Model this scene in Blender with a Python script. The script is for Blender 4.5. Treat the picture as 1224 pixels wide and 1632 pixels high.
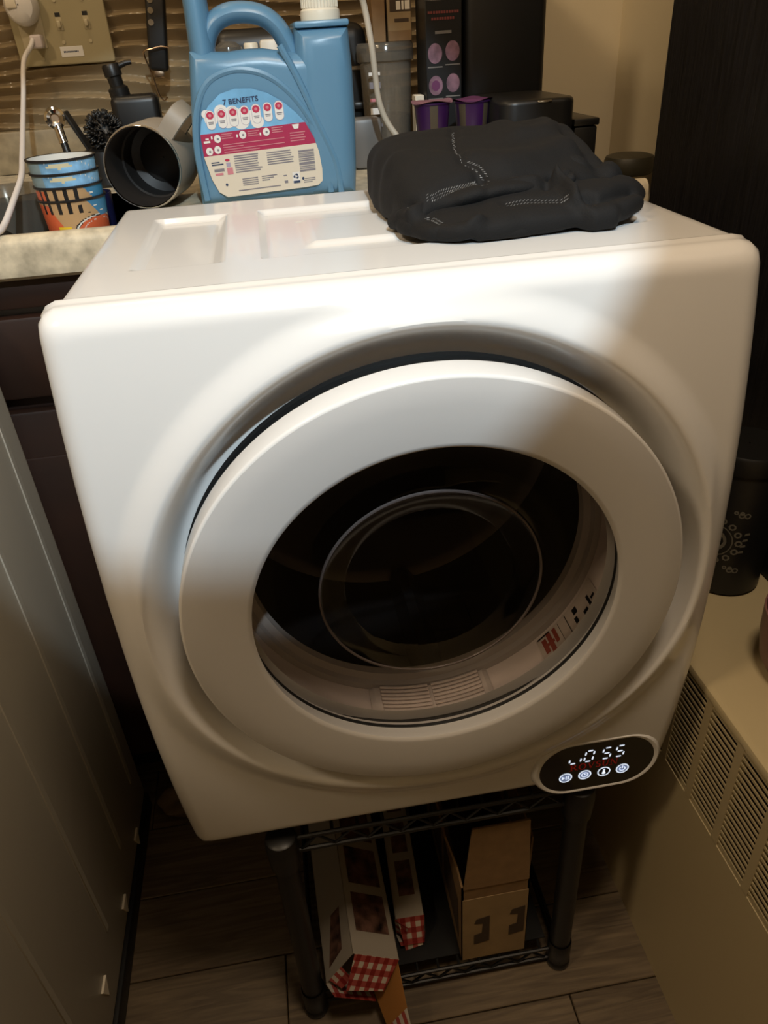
import bpy, bmesh, math, random
from mathutils import Vector, Matrix, noise
random.seed(7)
for o in list(bpy.data.objects): bpy.data.objects.remove(o)
SC = bpy.context.scene
COL = SC.collection
PI = math.pi
# ------------------------------------------------------------------ camera
cam_d = bpy.data.cameras.new('camera'); cam = bpy.data.objects.new('camera', cam_d); COL.objects.link(cam)
right = Vector((0.986376, -0.154435, -0.056678))
down = Vector((-0.130369, -0.523697, -0.841870))
fwd = Vector((0.100332, 0.837790, -0.536695))
mw = Matrix((right, -down, -fwd)).transposed().to_4x4(); mw.translation = (0.15229, -0.49645, 1.08006)
cam.matrix_world = mw
cam_d.sensor_fit = 'VERTICAL'; cam_d.sensor_height = 24; cam_d.lens = 1190.6 / 1632 * 24
cam_d.clip_start = 0.02
SC.camera = cam
# ------------------------------------------------------------------ world, lights, exposure
W = bpy.data.worlds.new('world'); SC.world = W; W.use_nodes = True
W.node_tree.nodes['Background'].inputs[0].default_value = (1.0, .72, .45, 1)
W.node_tree.nodes['Background'].inputs[1].default_value = 0.01
SC.view_settings.view_transform = 'Standard'; SC.view_settings.look = 'None'
SC.view_settings.exposure = 0.0; SC.view_settings.gamma = 1.0; SC.view_settings.use_curve_mapping = False

def light(name, kind, loc, target, energy, color, **kw):
    d = bpy.data.lights.new(name, kind); d.energy = energy; d.color = color
    for k, v in kw.items(): setattr(d, k, v)
    o = bpy.data.objects.new(name, d); COL.objects.link(o); o.location = loc
    o.rotation_euler = (Vector(target) - Vector(loc)).to_track_quat('-Z', 'Y').to_euler()
    return o
# cool downlight, cone edge set in place of a cast shadow, and the warm kitchen ceiling lamp
light('cool_downlight', 'SPOT', (0.25, -0.80, 1.80), (0.104, 0.372, 0.876), 56, (.74, .90, 1.0),
      spot_size=math.radians(31.8), spot_blend=.05, shadow_soft_size=.018)
light('ceiling_lamp', 'AREA', (0.36, -0.34, 2.05), (0.36, -0.34, 0), 8.0, (1.0, .79, .57), shape='DISK', size=.26)
light('far_lamp', 'AREA', (-0.90, -.60, 2.32), (0.7, .6, .8), 10.0, (1.0, .76, .49), shape='DISK', size=.25)
light('counter_fill', 'AREA', (-0.10, .66, 1.80), (0.15, .70, .92), 1.0, (1.0, .76, .47), shape='DISK', size=.12)  # unseen warm fill, added to lift the right wall and backsplash

# ------------------------------------------------------------------ materials
def mat(name, col, rough=.5, metal=0, bump=0, scale=60, var=0, emit=0, coat=0, spec=.5, stretch=(1,1,1)):
    m = bpy.data.materials.new(name); m.use_nodes = True
    nt = m.node_tree; b = nt.nodes['Principled BSDF']
    c = (*col, 1)
    b.inputs['Base Color'].default_value = c; b.inputs['Roughness'].default_value = rough
    b.inputs['Metallic'].default_value = metal; b.inputs['Coat Weight'].default_value = coat
    b.inputs['Coat Roughness'].default_value = .06
    b.inputs['Specular IOR Level'].default_value = spec
    if emit:
        b.inputs['Emission Color'].default_value = c; b.inputs['Emission Strength'].default_value = emit
    if bump or var:
        tc = nt.nodes.new('ShaderNodeTexCoord'); mp = nt.nodes.new('ShaderNodeMapping'); mp.inputs['Scale'].default_value = stretch
        nz = nt.nodes.new('ShaderNodeTexNoise'); nz.inputs['Scale'].default_value = scale; nz.inputs['Detail'].default_value = 5
        nt.links.new(tc.outputs['Object'], mp.inputs[0]); nt.links.new(mp.outputs[0], nz.inputs['Vector'])
        if var:
            cr = nt.nodes.new('ShaderNodeMix'); cr.data_type = 'RGBA'
            cr.inputs['A'].default_value = (*[max(0, x * (1 - var)) for x in col], 1)
            cr.inputs['B'].default_value = (*[min(1, x * (1 + var)) for x in col], 1)
            rm = nt.nodes.new('ShaderNodeMapRange'); rm.inputs['From Min'].default_value = .3; rm.inputs['From Max'].default_value = .7
            nt.links.new(nz.outputs['Fac'], rm.inputs['Value']); nt.links.new(rm.outputs[0], cr.inputs['Factor'])
            nt.links.new(cr.outputs['Result'], b.inputs['Base Color'])
        if bump:
            bp = nt.nodes.new('ShaderNodeBump'); bp.inputs['Strength'].default_value = bump; bp.inputs['Distance'].default_value = .002
            nt.links.new(nz.outputs['Fac'], bp.inputs['Height']); nt.links.new(bp.outputs[0], b.inputs['Normal'])
    return m

def mat_glass(name, tint, rough=.02, refl=.9, haze=None):
    m = bpy.data.materials.new(name); m.use_nodes = True; nt = m.node_tree
    nt.nodes.remove(nt.nodes['Principled BSDF']); out = nt.nodes['Material Output']
    tr = nt.nodes.new('ShaderNodeBsdfTransparent'); tr.inputs[0].default_value = (*tint, 1)
    gl = nt.nodes.new('ShaderNodeBsdfGlossy'); gl.inputs['Roughness'].default_value = rough
    gl.inputs[0].default_value = (refl, refl, refl, 1)
    lw = nt.nodes.new('ShaderNodeLayerWeight'); lw.inputs[0].default_value = .5
    pw = nt.nodes.new('ShaderNodeMath'); pw.operation = 'POWER'; pw.inputs[1].default_value = 4.0; nt.links.new(lw.outputs['Facing'], pw.inputs[0])
    fr = nt.nodes.new('ShaderNodeMath'); fr.operation = 'MULTIPLY_ADD'; fr.inputs[1].default_value = .6; fr.inputs[2].default_value = .04; nt.links.new(pw.outputs[0], fr.inputs[0])
    mx = nt.nodes.new('ShaderNodeMixShader')
    nt.links.new(fr.outputs[0], mx.inputs[0]); nt.links.new(tr.outputs[0], mx.inputs[1]); nt.links.new(gl.outputs[0], mx.inputs[2])
    if haze:
        df = nt.nodes.new('ShaderNodeBsdfDiffuse'); df.inputs[0].default_value = (*haze, 1); m2 = nt.nodes.new('ShaderNodeMixShader'); m2.inputs[0].default_value = .2
        nt.links.new(mx.outputs[0], m2.inputs[1]); nt.links.new(df.outputs[0], m2.inputs[2]); mx = m2
    nt.links.new(mx.outputs[0], out.inputs[0])
    return m

def mat_gingham(name, cell, ax=(0, 2)):
    m = bpy.data.materials.new(name); m.use_nodes = True; nt = m.node_tree; b = nt.nodes['Principled BSDF']
    b.inputs['Roughness'].default_value = .5
    tc = nt.nodes.new('ShaderNodeTexCoord'); sp = nt.nodes.new('ShaderNodeSeparateXYZ'); nt.links.new(tc.outputs['Object'], sp.inputs[0])
    outs = []
    for a in ax:
        mu = nt.nodes.new('ShaderNodeMath'); mu.operation = 'MULTIPLY'; mu.inputs[1].default_value = 1 / cell
        fr = nt.nodes.new('ShaderNodeMath'); fr.operation = 'FRACT'
        gt = nt.nodes.new('ShaderNodeMath'); gt.operation = 'GREATER_THAN'; gt.inputs[1].default_value = .5
        nt.links.new(sp.outputs[a], mu.inputs[0]); nt.links.new(mu.outputs[0], fr.inputs[0]); nt.links.new(fr.outputs[0], gt.inputs[0]); outs.append(gt)
    ad = nt.nodes.new('ShaderNodeMath'); ad.operation = 'ADD'
    nt.links.new(outs[0].outputs[0], ad.inputs[0]); nt.links.new(outs[1].outputs[0], ad.inputs[1])
    dv = nt.nodes.new('ShaderNodeMath'); dv.operation = 'MULTIPLY'; dv.inputs[1].default_value = .5; nt.links.new(ad.outputs[0], dv.inputs[0])
    mx = nt.nodes.new('ShaderNodeValToRGB'); mx.color_ramp.interpolation = 'CONSTANT'
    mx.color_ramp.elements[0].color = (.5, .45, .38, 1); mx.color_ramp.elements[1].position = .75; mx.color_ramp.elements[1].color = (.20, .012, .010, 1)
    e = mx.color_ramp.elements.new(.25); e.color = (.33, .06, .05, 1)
    nt.links.new(dv.outputs[0], mx.inputs[0]); nt.links.new(mx.outputs[0], b.inputs['Base Color'])
    return m

def mat_wood(name, c1, c2, scale, stretch, rough=.45, bump=.2, dist=3.0):
    m = bpy.data.materials.new(name); m.use_nodes = True; nt = m.node_tree; b = nt.nodes['Principled BSDF']
    b.inputs['Roughness'].default_value = rough
    tc = nt.nodes.new('ShaderNodeTexCoord'); mp = nt.nodes.new('ShaderNodeMapping'); mp.inputs['Scale'].default_value = stretch
    oi = nt.nodes.new('ShaderNodeObjectInfo'); av = nt.nodes.new('ShaderNodeVectorMath'); av.operation = 'ADD'
    nt.links.new(tc.outputs['Object'], mp.inputs[0]); nt.links.new(mp.outputs[0], av.inputs[0]); nt.links.new(oi.outputs['Random'], av.inputs[1])
    nz = nt.nodes.new('ShaderNodeTexNoise'); nz.inputs['Scale'].default_value = scale; nz.inputs['Detail'].default_value = 7; nz.inputs['Distortion'].default_value = dist
    nt.links.new(av.outputs[0], nz.inputs['Vector'])
    mx = nt.nodes.new('ShaderNodeValToRGB'); mx.color_ramp.elements[0].position = .35; mx.color_ramp.elements[1].position = .68
    mx.color_ramp.elements[0].color = (*c1, 1); mx.color_ramp.elements[1].color = (*c2, 1)
    nt.links.new(nz.outputs['Fac'], mx.inputs[0]); nt.links.new(mx.outputs[0], b.inputs['Base Color'])
    bp = nt.nodes.new('ShaderNodeBump'); bp.inputs['Strength'].default_value = bump; bp.inputs['Distance'].default_value = .002
    nt.links.new(nz.outputs['Fac'], bp.inputs['Height']); nt.links.new(bp.outputs[0], b.inputs['Normal'])
    return m

M = dict(
    dryer=mat('white_enamel', (.75, .745, .735), .22, coat=.3),
    door=mat('white_satin_plastic', (.58, .57, .56), .33, bump=.02, scale=900),
    sheet=mat('white_sheet_metal', (.78, .77, .75), .3),
    black=mat('black_plastic', (.008, .008, .008), .4),
    blackgloss=mat('black_glass', (.004, .004, .005), .08, coat=.5),
    darkgap=mat('gap_shade_and_rubber', (.010, .010, .010), .5),
    gasket=mat('grey_gasket', (.66, .60, .57), .4),
    funnel=mat('taupe_plastic', (.72, .64, .61), .3),
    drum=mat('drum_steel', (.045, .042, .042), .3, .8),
    drumdark=mat('drum_dark', (.006, .004, .004), .5),
    glass=mat_glass('door_glass', (.88, .86, .85), .02, .55), glass_step=mat_glass('glass_step', (.80, .77, .75), .10, 1.0),
    foggy=mat('frosted_rim', (.42, .39, .37), .3), ringm=mat('ring_edge', (.11, .09, .085), .25),
    chrome=mat('chrome', (.8, .79, .77), .12, 1),
    led=mat('led_white', (.75, .85, 1.0), .5, emit=.85),
    ledrim=mat('led_blue_rim', (.25, .33, .55), .5, emit=.38),
    red=mat('red_print', (.55, .02, .02), .5),
    wall=mat('painted_wall', (.74, .64, .45), .7, bump=.35, scale=35),
    ceil=mat('ceiling_paint', (.6, .55, .45), .8),
    upst=mat('upstand_shaded_tan', (.27, .215, .13), .4, var=.2, scale=60), tile=mat('backsplash_bronze', (.27, .205, .12), .28, bump=.05, scale=200),  # upstand is tan like the tile, darkened to stand in for weaker light
    counter=mat('speckled_laminate', (.56, .49, .36), .4, var=.28, scale=70),
    plank=mat_wood('floor_plank', (.085, .060, .036), (.17, .125, .075), 5, (1.2, 16, 16), .45, .15, 1.5),
    under=mat('subfloor', (.012, .009, .006), .8),
    cab=mat_wood('brown_wood', (.014, .0045, .0018), (.026, .008, .003), 6, (1, 6, 1), .55, .1, 1.0),
    blackwood=mat_wood('black_woodgrain', (.0035, .0035, .0045), (.012, .012, .016), 9, (3, 14, .9), .45, .5, 2.2),
    heater=mat('beige_enamel', (.47, .385, .225), .38, bump=.05, scale=300),
    cavity=mat('heater_cavity', (.005, .004, .003), .8),
    appliance=mat('off_white_plastic', (.38, .355, .30), .45, bump=.04, scale=150),
    jug=mat('blue_plastic', (.105, .235, .37), .33, bump=.03, scale=250),
    cap=mat('cream_cap', (.72, .66, .54), .4),
    l_blue=mat('label_blue', (.16, .40, .66), .4, var=.2, scale=25), l_red=mat('label_crimson', (.36, .018, .075), .4),
    l_cream=mat('label_cream', (.66, .60, .50), .4), l_white=mat('label_white', (.72, .71, .69), .4),
    l_dark=mat('label_ink', (.02, .04, .10), .5), l_grey=mat('label_grey_ink', (.20, .19, .22), .5), l_pink=mat('label_pink', (.55, .2, .24), .5), l_lilac=mat('label_lilac', (.34, .31, .42), .5), l_crim=mat('label_red_dot', (.45, .02, .07), .5),
    cloth=mat('black_jersey', (.0052, .005, .0052), .8, bump=.25, scale=900, spec=.3),
    thread=mat('grey_thread', (.20, .20, .20), .8),
    steel=mat('brushed_steel', (.036, .031, .028), .5, .3), mug=mat('taupe_coating', (.30, .26, .21), .5, bump=.05, scale=500),
    ivory=mat('ivory_plate', (.36, .31, .185), .4), ivory2=mat('ivory_plastic', (.48, .42, .28), .35), white=mat('white_plastic', (.72, .70, .68), .35),
    lavender=mat('pale_plug', (.58, .52, .52), .35),
    cordw=mat('white_cord', (.74, .71, .70), .45), cordb=mat('beige_cord', (.52, .46, .37), .45),
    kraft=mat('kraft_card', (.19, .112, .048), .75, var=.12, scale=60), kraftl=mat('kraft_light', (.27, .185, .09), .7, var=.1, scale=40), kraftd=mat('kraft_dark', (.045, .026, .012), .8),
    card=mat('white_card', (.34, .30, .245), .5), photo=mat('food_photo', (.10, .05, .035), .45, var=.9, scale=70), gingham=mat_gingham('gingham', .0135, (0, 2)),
    gingham_t=mat_gingham('gingham_top', .0135, (0, 1)), orange=mat('inner_orange', (.33, .14, .03), .7),
    pod=mat('purple_plastic', (.032, .006, .055), .35), podw=mat('pod_pale_panel', (.065, .05, .032), .5), foil=mat('pink_foil', (.34, .17, .21), .4, .3), foil2=mat('mauve_foil', (.15, .045, .12), .4, .2),
    clear=mat_glass('clear_plastic', (.85, .82, .77), .08, .9, (.40, .36, .30)), clearg=mat_glass('grey_plastic', (.62, .60, .56), .12, .9, (.34, .32, .28)),
    navy=mat('navy_plastic', (.012, .014, .06), .3), olive=mat('dark_olive', (.045, .04, .026), .5), pink=mat('dusty_pink', (.20, .095, .085), .4),
    sink=mat('sink_grey', (.16, .15, .14), .4), cream=mat('cream_ceramic', (.42, .35, .22), .45), tan=mat('tan_paper', (.14, .095, .05), .7, var=.15, scale=40),
    silver=mat('silver_strip', (.5, .48, .45), .25, 1), copper=mat('copper_wire', (.5, .36, .24), .3, 1), print_=mat('cream_print', (.16, .15, .12), .6),
    c_tan=mat('cup_tan', (.47, .30, .15), .35), c_org=mat('cup_orange', (.62, .12, .045), .35), c_blue=mat('cup_blue', (.04, .22, .42), .35), c_sky=mat('cup_sky', (.20, .42, .66), .35, var=.45, scale=60),
    c_grey=mat('cup_grey_blue', (.24, .33, .36), .35, var=.2, scale=60), c_blk=mat('cup_black', (.012, .012, .014), .35), c_yel=mat('cup_yellow', (.80, .54, .03), .35), c_wht=mat('cup_white', (.7, .7, .66), .35), c_cream=mat('cup_cream', (.62, .57, .38), .35),
    pinkdot=mat('mauve_picture', (.20, .11, .15), .5, var=.5, scale=60), redtxt=mat('dull_red_print', (.16, .035, .03), .5), greytxt=mat('grey_print', (.15, .14, .13), .5),
)

# ------------------------------------------------------------------ mesh builder
class MB:
    def __init__(s): s.v = []; s.f = []; s.m = []; s.sm = []; s.mats = []
    def mi(s, m):
        m = M[m] if isinstance(m, str) else m
        if m not in s.mats: s.mats.append(m)
        return s.mats.index(m)
    def add(s, vs, fs, m, smooth=False, X=None):
        o = len(s.v); k = s.mi(m)
        s.v += [tuple(X @ Vector(v)) if X else tuple(v) for v in vs]
        for f in fs: s.f.append(tuple(i + o for i in f)); s.m.append(k); s.sm.append(smooth)
        return s
    def box(s, lo, hi, m, bev=0, seg=2, X=None):
        bm = bmesh.new(); bmesh.ops.create_cube(bm, size=1)
        for v in bm.verts: v.co = Vector([lo[i] + (v.co[i] + .5) * (hi[i] - lo[i]) for i in range(3)])
        if bev: bmesh.ops.bevel(bm, geom=bm.edges[:], offset=bev, segments=seg, profile=.5, affect='EDGES')
        s.bm(bm, m, bev > 0, X); return s
    def bm(s, bm, m, smooth=False, X=None):
        bm.verts.index_update()
        s.add([v.co.copy() for v in bm.verts], [[v.index for v in f.verts] for f in bm.faces], m, smooth, X); bm.free()
    def lathe(s, prof, m, X=None, n=48, cap=False, smooth=True, wedge=None):
        # profile (r, h) about local z
        a0, a1 = wedge or (0, 2 * PI); full = wedge is None; k = n if full else n + 1
        vs = []; fs = []
        for r, h in prof:
            for i in range(k):
                a = a0 + (a1 - a0) * i / n; vs.append((r * math.cos(a), r * math.sin(a), h))
        for j in range(len(prof) - 1):
            for i in range(n):
                i2 = (i + 1) % k; fs.append((j * k + i, j * k + i2, (j + 1) * k + i2, (j + 1) * k + i))
        if cap:
            fs.append(tuple(range(k))[::-1]); fs.append(tuple((len(prof) - 1) * k + i for i in range(k)))
        s.add(vs, fs, m, smooth, X); return s
    def cyl(s, p0, p1, r, m, r1=None, n=20, X=None, bev=0):
        p0 = Vector(p0); p1 = Vector(p1); r1 = r if r1 is None else r1; h = (p1 - p0).length
        T = Matrix.Translation(p0) @ (p1 - p0).to_track_quat('Z', 'Y').to_matrix().to_4x4()
        if X: T = X @ T
        if bev: pr = [(r - bev, 0), (r, bev), (r1, h - bev), (r1 - bev, h)]
        else: pr = [(r, 0), (r1, h)]
        return s.lathe(pr, m, T, n, cap=True)
    def tube(s, pts, r, m, n=10, closed=False, X=None):
        P = [Vector(p) for p in pts]; k = len(P); vs = []; fs = []; up = None
        for i, q in enumerate(P):
            t = (P[(i + 1) % k] - P[i - 1]) if closed else (P[min(i + 1, k - 1)] - P[max(i - 1, 0)])
            t.normalize()
            if up is None: up = t.orthogonal().normalized()
            up = (up - t * up.dot(t)).normalized(); b = t.cross(up)
            rr = r[i] if isinstance(r, (list, tuple)) else r
            for j in range(n):
                a = 2 * PI * j / n; vs.append(q + rr * (math.cos(a) * up + math.sin(a) * b))
        for i in range(k if closed else k - 1):
            for j in range(n):
                a, b2 = i * n + j, i * n + (j + 1) % n; c, d = ((i + 1) % k) * n + (j + 1) % n, ((i + 1) % k) * n + j
                fs.append((a, b2, c, d))
        if not closed: fs.append(tuple(range(n))[::-1]); fs.append(tuple((k - 1) * n + j for j in range(n)))
        s.add(vs, fs, m, True, X); return s
    def prism(s, pts, d0, d1, m, X=None, smooth=False):
        # polygon in local xy, extruded along local z
        k = len(pts); vs = [(x, y, d0) for x, y in pts] + [(x, y, d1) for x, y in pts]
        fs = [tuple(range(k))[::-1], tuple(range(k, 2 * k))] + [(i, (i + 1) % k, k + (i + 1) % k, k + i) for i in range(k)]
        s.add(vs, fs, m, smooth, X); return s
    def grid(s, fn, nu, nv, m, smooth=True, X=None, closeu=False):
        vs = [fn(i / (nu if closeu else nu - 1), j / (nv - 1)) for j in range(nv) for i in range(nu)]; fs = []
        for j in range(nv - 1):
            for i in range(nu if closeu else nu - 1):
                i2 = (i + 1) % nu; fs.append((j * nu + i, j * nu + i2, (j + 1) * nu + i2, (j + 1) * nu + i))
        s.add(vs, fs, m, smooth, X); return s
    def curve2d(s, loops, depth, bev, m, X=None, seg=6, inset=True):
        # filled outline(s) with holes, extruded along local z with round edges
        cd = bpy.data.curves.new('tmp', 'CURVE'); cd.dimensions = '2D'; cd.fill_mode = 'BOTH'
        cd.extrude = max(depth / 2 - bev, 0); cd.bevel_depth = bev; cd.bevel_resolution = seg; cd.offset = -bev if inset else 0
        for lp in loops:
            sp = cd.splines.new('POLY'); sp.points.add(len(lp) - 1); sp.use_cyclic_u = True
            for q, (x, y) in zip(sp.points, lp): q.co = (x, y, 0, 1)
        ob = bpy.data.objects.new('tmp', cd); COL.objects.link(ob)
        dg = bpy.context.evaluated_depsgraph_get(); me = ob.evaluated_get(dg).to_mesh()
        s.add([v.co.copy() for v in me.vertices], [tuple(p.vertices) for p in me.polygons], m, bev > 0, X)
        ob.evaluated_get(dg).to_mesh_clear(); bpy.data.objects.remove(ob); bpy.data.curves.remove(cd); return s
    def text(s, body, size, m, X, thick=0, ax='CENTER', sx=1):
        cd = bpy.data.curves.new('tmp', 'FONT'); cd.body = body; cd.size = size; cd.align_x = ax; cd.align_y = 'CENTER'; cd.extrude = thick; cd.resolution_u = 3; cd.offset = size * .022
        ob = bpy.data.objects.new('tmp', cd); COL.objects.link(ob)
        dg = bpy.context.evaluated_depsgraph_get(); me = ob.evaluated_get(dg).to_mesh()
        s.add([(v.co.x * sx, v.co.y, v.co.z) for v in me.vertices], [tuple(p.vertices) for p in me.polygons], m, False, X)
        ob.evaluated_get(dg).to_mesh_clear(); bpy.data.objects.remove(ob); bpy.data.curves.remove(cd); return s
    def rect(s, x0, y0, x1, y1, m, z=0, X=None): return s.add([(x0, y0, z), (x1, y0, z), (x1, y1, z), (x0, y1, z)], [(0, 1, 2, 3)], m, False, X)
    def disc(s, cx, cy, r, m, z=0, X=None, n=20, ry=None):
        ry = ry or r
        return s.add([(cx + r * math.cos(2 * PI * i / n), cy + ry * math.sin(2 * PI * i / n), z) for i in range(n)], [tuple(range(n))], m, False, X)
    def build(s, name, parent=None, org=None, sub=0, autosmooth=True):
        o0 = Vector(org) if org is not None else (root_loc(parent) if parent else Vector((0, 0, 0)))
        me = bpy.data.meshes.new(name); me.from_pydata([tuple(Vector(v) - o0) for v in s.v], [], s.f)
        for m in s.mats: me.materials.append(m)
        for p, k, g in zip(me.polygons, s.m, s.sm): p.material_index = k; p.use_smooth = g
        bm = bmesh.new(); bm.from_mesh(me); bmesh.ops.remove_doubles(bm, verts=bm.verts, dist=1e-6); bm.to_mesh(me); bm.free()
        if autosmooth and any(s.sm): me.set_sharp_from_angle(angle=math.radians(38))
        me.update()
        o = bpy.data.objects.new(name, me); COL.objects.link(o)
        if parent: o.parent = parent
        elif org is not None: o.location = o0
        if sub:
            md = o.modifiers.new('sub', 'SUBSURF'); md.levels = md.render_levels = sub
        return o
def root_loc(o):
    while o.parent: o = o.parent
    return Vector(o['org']) if 'org' in o else o.location.copy()
def thing(name, label, cat, loc, group=None):
    o = bpy.data.objects.new(name, None); COL.objects.link(o); o.location = loc; o.empty_display_size = .05
    return tag(o, label, cat, group)
def tag(o, label, cat, group=None, kind=None):
    o['label'] = label; o['category'] = cat
    if group: o['group'] = group
    if kind: o['kind'] = kind
    return o
def struct(o): o['kind'] = 'structure'; return o
def lab(o, t): o['label'] = t; return o
def frame(origin, ex, ey, ez):
    m = Matrix((Vector(ex), Vector(ey), Vector(ez))).transposed().to_4x4(); m.translation = Vector(origin); return m
def front(x, y, z): return frame((x, y, z), (1, 0, 0), (0, 0, 1), (0, -1, 0))     # local xy on a plane facing the viewer
def arc(cx, cy, r, a0, a1, n, ry=None): return [(cx + r * math.cos(math.radians(a0 + (a1 - a0) * i / n)), cy + (ry or r) * math.sin(math.radians(a0 + (a1 - a0) * i / n))) for i in range(n + 1)]
def rrect(x0, y0, x1, y1, r, n=6): return arc(x1 - r, y1 - r, r, 0, 90, n) + arc(x0 + r, y1 - r, r, 90, 180, n) + arc(x0 + r, y0 + r, r, 180, 270, n) + arc(x1 - r, y0 + r, r, 270, 360, n)
def spline(pts, n=8):
    P = [Vector(p) for p in pts]; out = []
    for i in range(len(P) - 1):
        a, b, c, d = P[max(i - 1, 0)], P[i], P[i + 1], P[min(i + 2, len(P) - 1)]
        for k in range(n):
            t = k / n; out.append(.5 * ((2 * b) + (c - a) * t + (2 * a - 5 * b + 4 * c - d) * t * t + (3 * b - a - 3 * c + d) * t ** 3))
    out.append(P[-1]); return out
def sstep(t): t = max(0, min(1, t)); return t * t * (3 - 2 * t)

# ================================================================== SETTING
XR, YB, CZ = .79, .95, .92        # right wall, back wall, counter height
struct(MB().box((-1.4, -2.0, -.06), (XR, YB, -.012), 'under').build('floor'))
flo = bpy.data.objects['floor']
pl = None; random.seed(3)
y = -1.0; row = 0
while y < .62:
    x = -.6 - (row * .37) % .9
    while x < XR:
        x0, x1 = max(x, -1.0), min(x + .9, XR)
        if x1 - x0 > .03:
            MB().box((x0 + .0006, y + .0006, -.012), (x1 - .0006, y + .1194, 0), 'plank', .0012, 1).build('plank', flo)
        x += .9
    y += .12; row += 1
struct(MB().box((-1.4, YB, 0), (XR + .1, YB + .1, 2.4), 'wall').build('wall_back'))
wb = bpy.data.objects['wall_back']
struct(MB().box((XR, -2.0, 0), (XR + .1, YB, 2.4), 'wall').build('wall_right'))
struct(MB().box((-1.5, -2.0, 0), (-1.4, YB + .1, 2.4), 'wall').build('wall_left'))
struct(MB().box((-1.5, -2.1, 0), (XR + .1, -2.0, 2.4), 'wall').build('wall_front'))
struct(MB().box((-1.5, -2.1, 2.4), (XR + .1, YB + .1, 2.46), 'ceil').build('ceiling'))
# rippled backsplash: horizontal wavy ledges in relief, bright upper lips and undercut shadows
def ripple(u, v):
    x = -1.0 + u * 1.62; z = .983 + v * .42
    w = z + .010 * math.sin(x * 9 + 1.2 * math.sin(z * 21)) + .0065 * noise.noise((x * 4.5, z * 8, 3.1)) + .004 * noise.noise((x * 11, z * 14, 9.1))
    t = (w / .0205) % 1.0
    h = .013 * (t / .68) ** 1.2 if t < .68 else .013 * (1 - sstep((t - .68) / .32))
    return (x, YB - .002 - h, z)
MB().grid(ripple, 330, 260, 'tile').build('backsplash_relief', wb)
# counter with a raised front lip and an upstand at the wall
CE = .585; SX0, SX1, SY0, SY1, SZB = -.62, -.004, .4015, .640, .832
cw = tag(MB().box((SX1, .385, .880), (CE, YB - .001, CZ), 'counter').box((-1.39, .385, .880), (SX0, YB - .001, CZ), 'counter').box((SX0, SY1, .880), (SX1, YB - .001, CZ), 'counter').box((SX0, .385, .880), (SX1, SY0, CZ), 'counter').build('counter_worktop'), 'beige speckled laminate worktop with raised lip running behind the dryer', 'worktop')
MB().box((SX0 - .003, SY0 - .003, SZB - .003), (SX1 + .003, SY1 + .003, SZB), 'sink').box((SX0 - .003, SY0 - .003, SZB), (SX0, SY1 + .003, CZ), 'sink').box((SX1, SY0 - .003, SZB), (SX1 + .003, SY1 + .003, CZ), 'sink').box((SX0, SY1, SZB), (SX1, SY1 + .003, CZ), 'sink').box((SX0, SY0 - .003, SZB), (SX1, SY0, CZ), 'sink').build('sink_basin', cw)
lab(bpy.data.objects['sink_basin'], 'shallow grey sink basin')
MB().add(*(lambda pr: ([(x, py, pz) for x in (-1.39, CE) for py, pz in pr], [(i, (i + 1) % len(pr), len(pr) + (i + 1) % len(pr), len(pr) + i) for i in range(len(pr))] + [tuple(range(len(pr)))[::-1], tuple(range(len(pr), 2 * len(pr)))]))(
    [(.39, .880), (.372, .880), (.367, .884), (.366, .89), (.366, .914), (.368, .920), (.373, .9245), (.379, .9255), (.385, .924), (.39, .9205)]), 'counter', True).build('front_lip', cw)
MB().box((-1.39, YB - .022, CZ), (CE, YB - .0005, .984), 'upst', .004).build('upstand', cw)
# base cabinet behind the dryer
bc = thing('base_cabinet', 'dark brown wooden base cabinet under the beige worktop', 'cabinet', (-.1, .41, 0))
MB().box((-1.39, .397, .10), (.52, .94, .825), 'cab').box((.01, .397, .825), (.52, .94, .8795), 'cab').box((-1.39, .46, 0), (.52, .94, .10), 'black').build('body', bc)
for x0, x1 in ((-.62, .02), (.03, .515)):
    d = MB().box((x0, .378, .742), (x1, .3965, .838), 'cab', .004).build('drawer', bc)
    MB().box((x0, .378, .115), (x1, .3965, .726), 'cab', .004).box((x0 + .06, .3755, .175), (x1 - .06, .379, .666), 'cab', .002).build('door', bc)
MB().box((-1.39, .384, .846), (.52, .398, .8795), 'cab', .002).build('top_rail', bc)

# ================================================================== DRYER
DX, ZB, H = .248, .385, .559
ZT = ZB + H; ZM = ZB + H / 2; ZC = .6826
dr = thing('tumble_dryer', 'white compact front-load tumble dryer with round porthole door on the black rack', 'dryer', (DX, .18, ZB))
HW = .2475
def sdf_rr(x, z, hx, hz, r):
    qx, qz = abs(x) - hx + r, abs(z) - hz + r
    return math.hypot(max(qx, 0), max(qz, 0)) + min(max(qx, qz), 0) - r
RED = .017
DXO, HWO, CR = DX - .003, .2505, .014
def out_hx(z): ze = min(1, abs(z - ZM) / (H / 2)); return HWO + .007 * (1 - ze * ze)
def fpanel_y(x, z):
    ze = (z - ZM) / (H / 2)
    d = -sdf_rr(x - DXO, z - ZM, out_hx(z), H / 2, CR)
    base = -.019 * (1 - min(1, abs(ze)) ** 2.2) - .004
    e = max(0, min(d, RED)); base += RED - math.sqrt(max(RED ** 2 - (RED - e) ** 2, 0))
    r = math.hypot(x - DX, z - ZC)
    k = max(0, min(1, (d - .002) / .026))
    return base + k * (.034 * sstep((.2345 - r) / .0265) - .0075 * sstep((.258 - r) / .025))
def out_r(a):
    lo, hi = .1, .6; ca, sa = math.cos(a), math.sin(a)
    for _ in range(40):
        m = (lo + hi) / 2; x, z = DX + m * ca, ZC + m * sa
        if sdf_rr(x - DXO, z - ZM, out_hx(z), H / 2, CR) < 0: lo = m
        else: hi = m
    return lo
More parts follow.
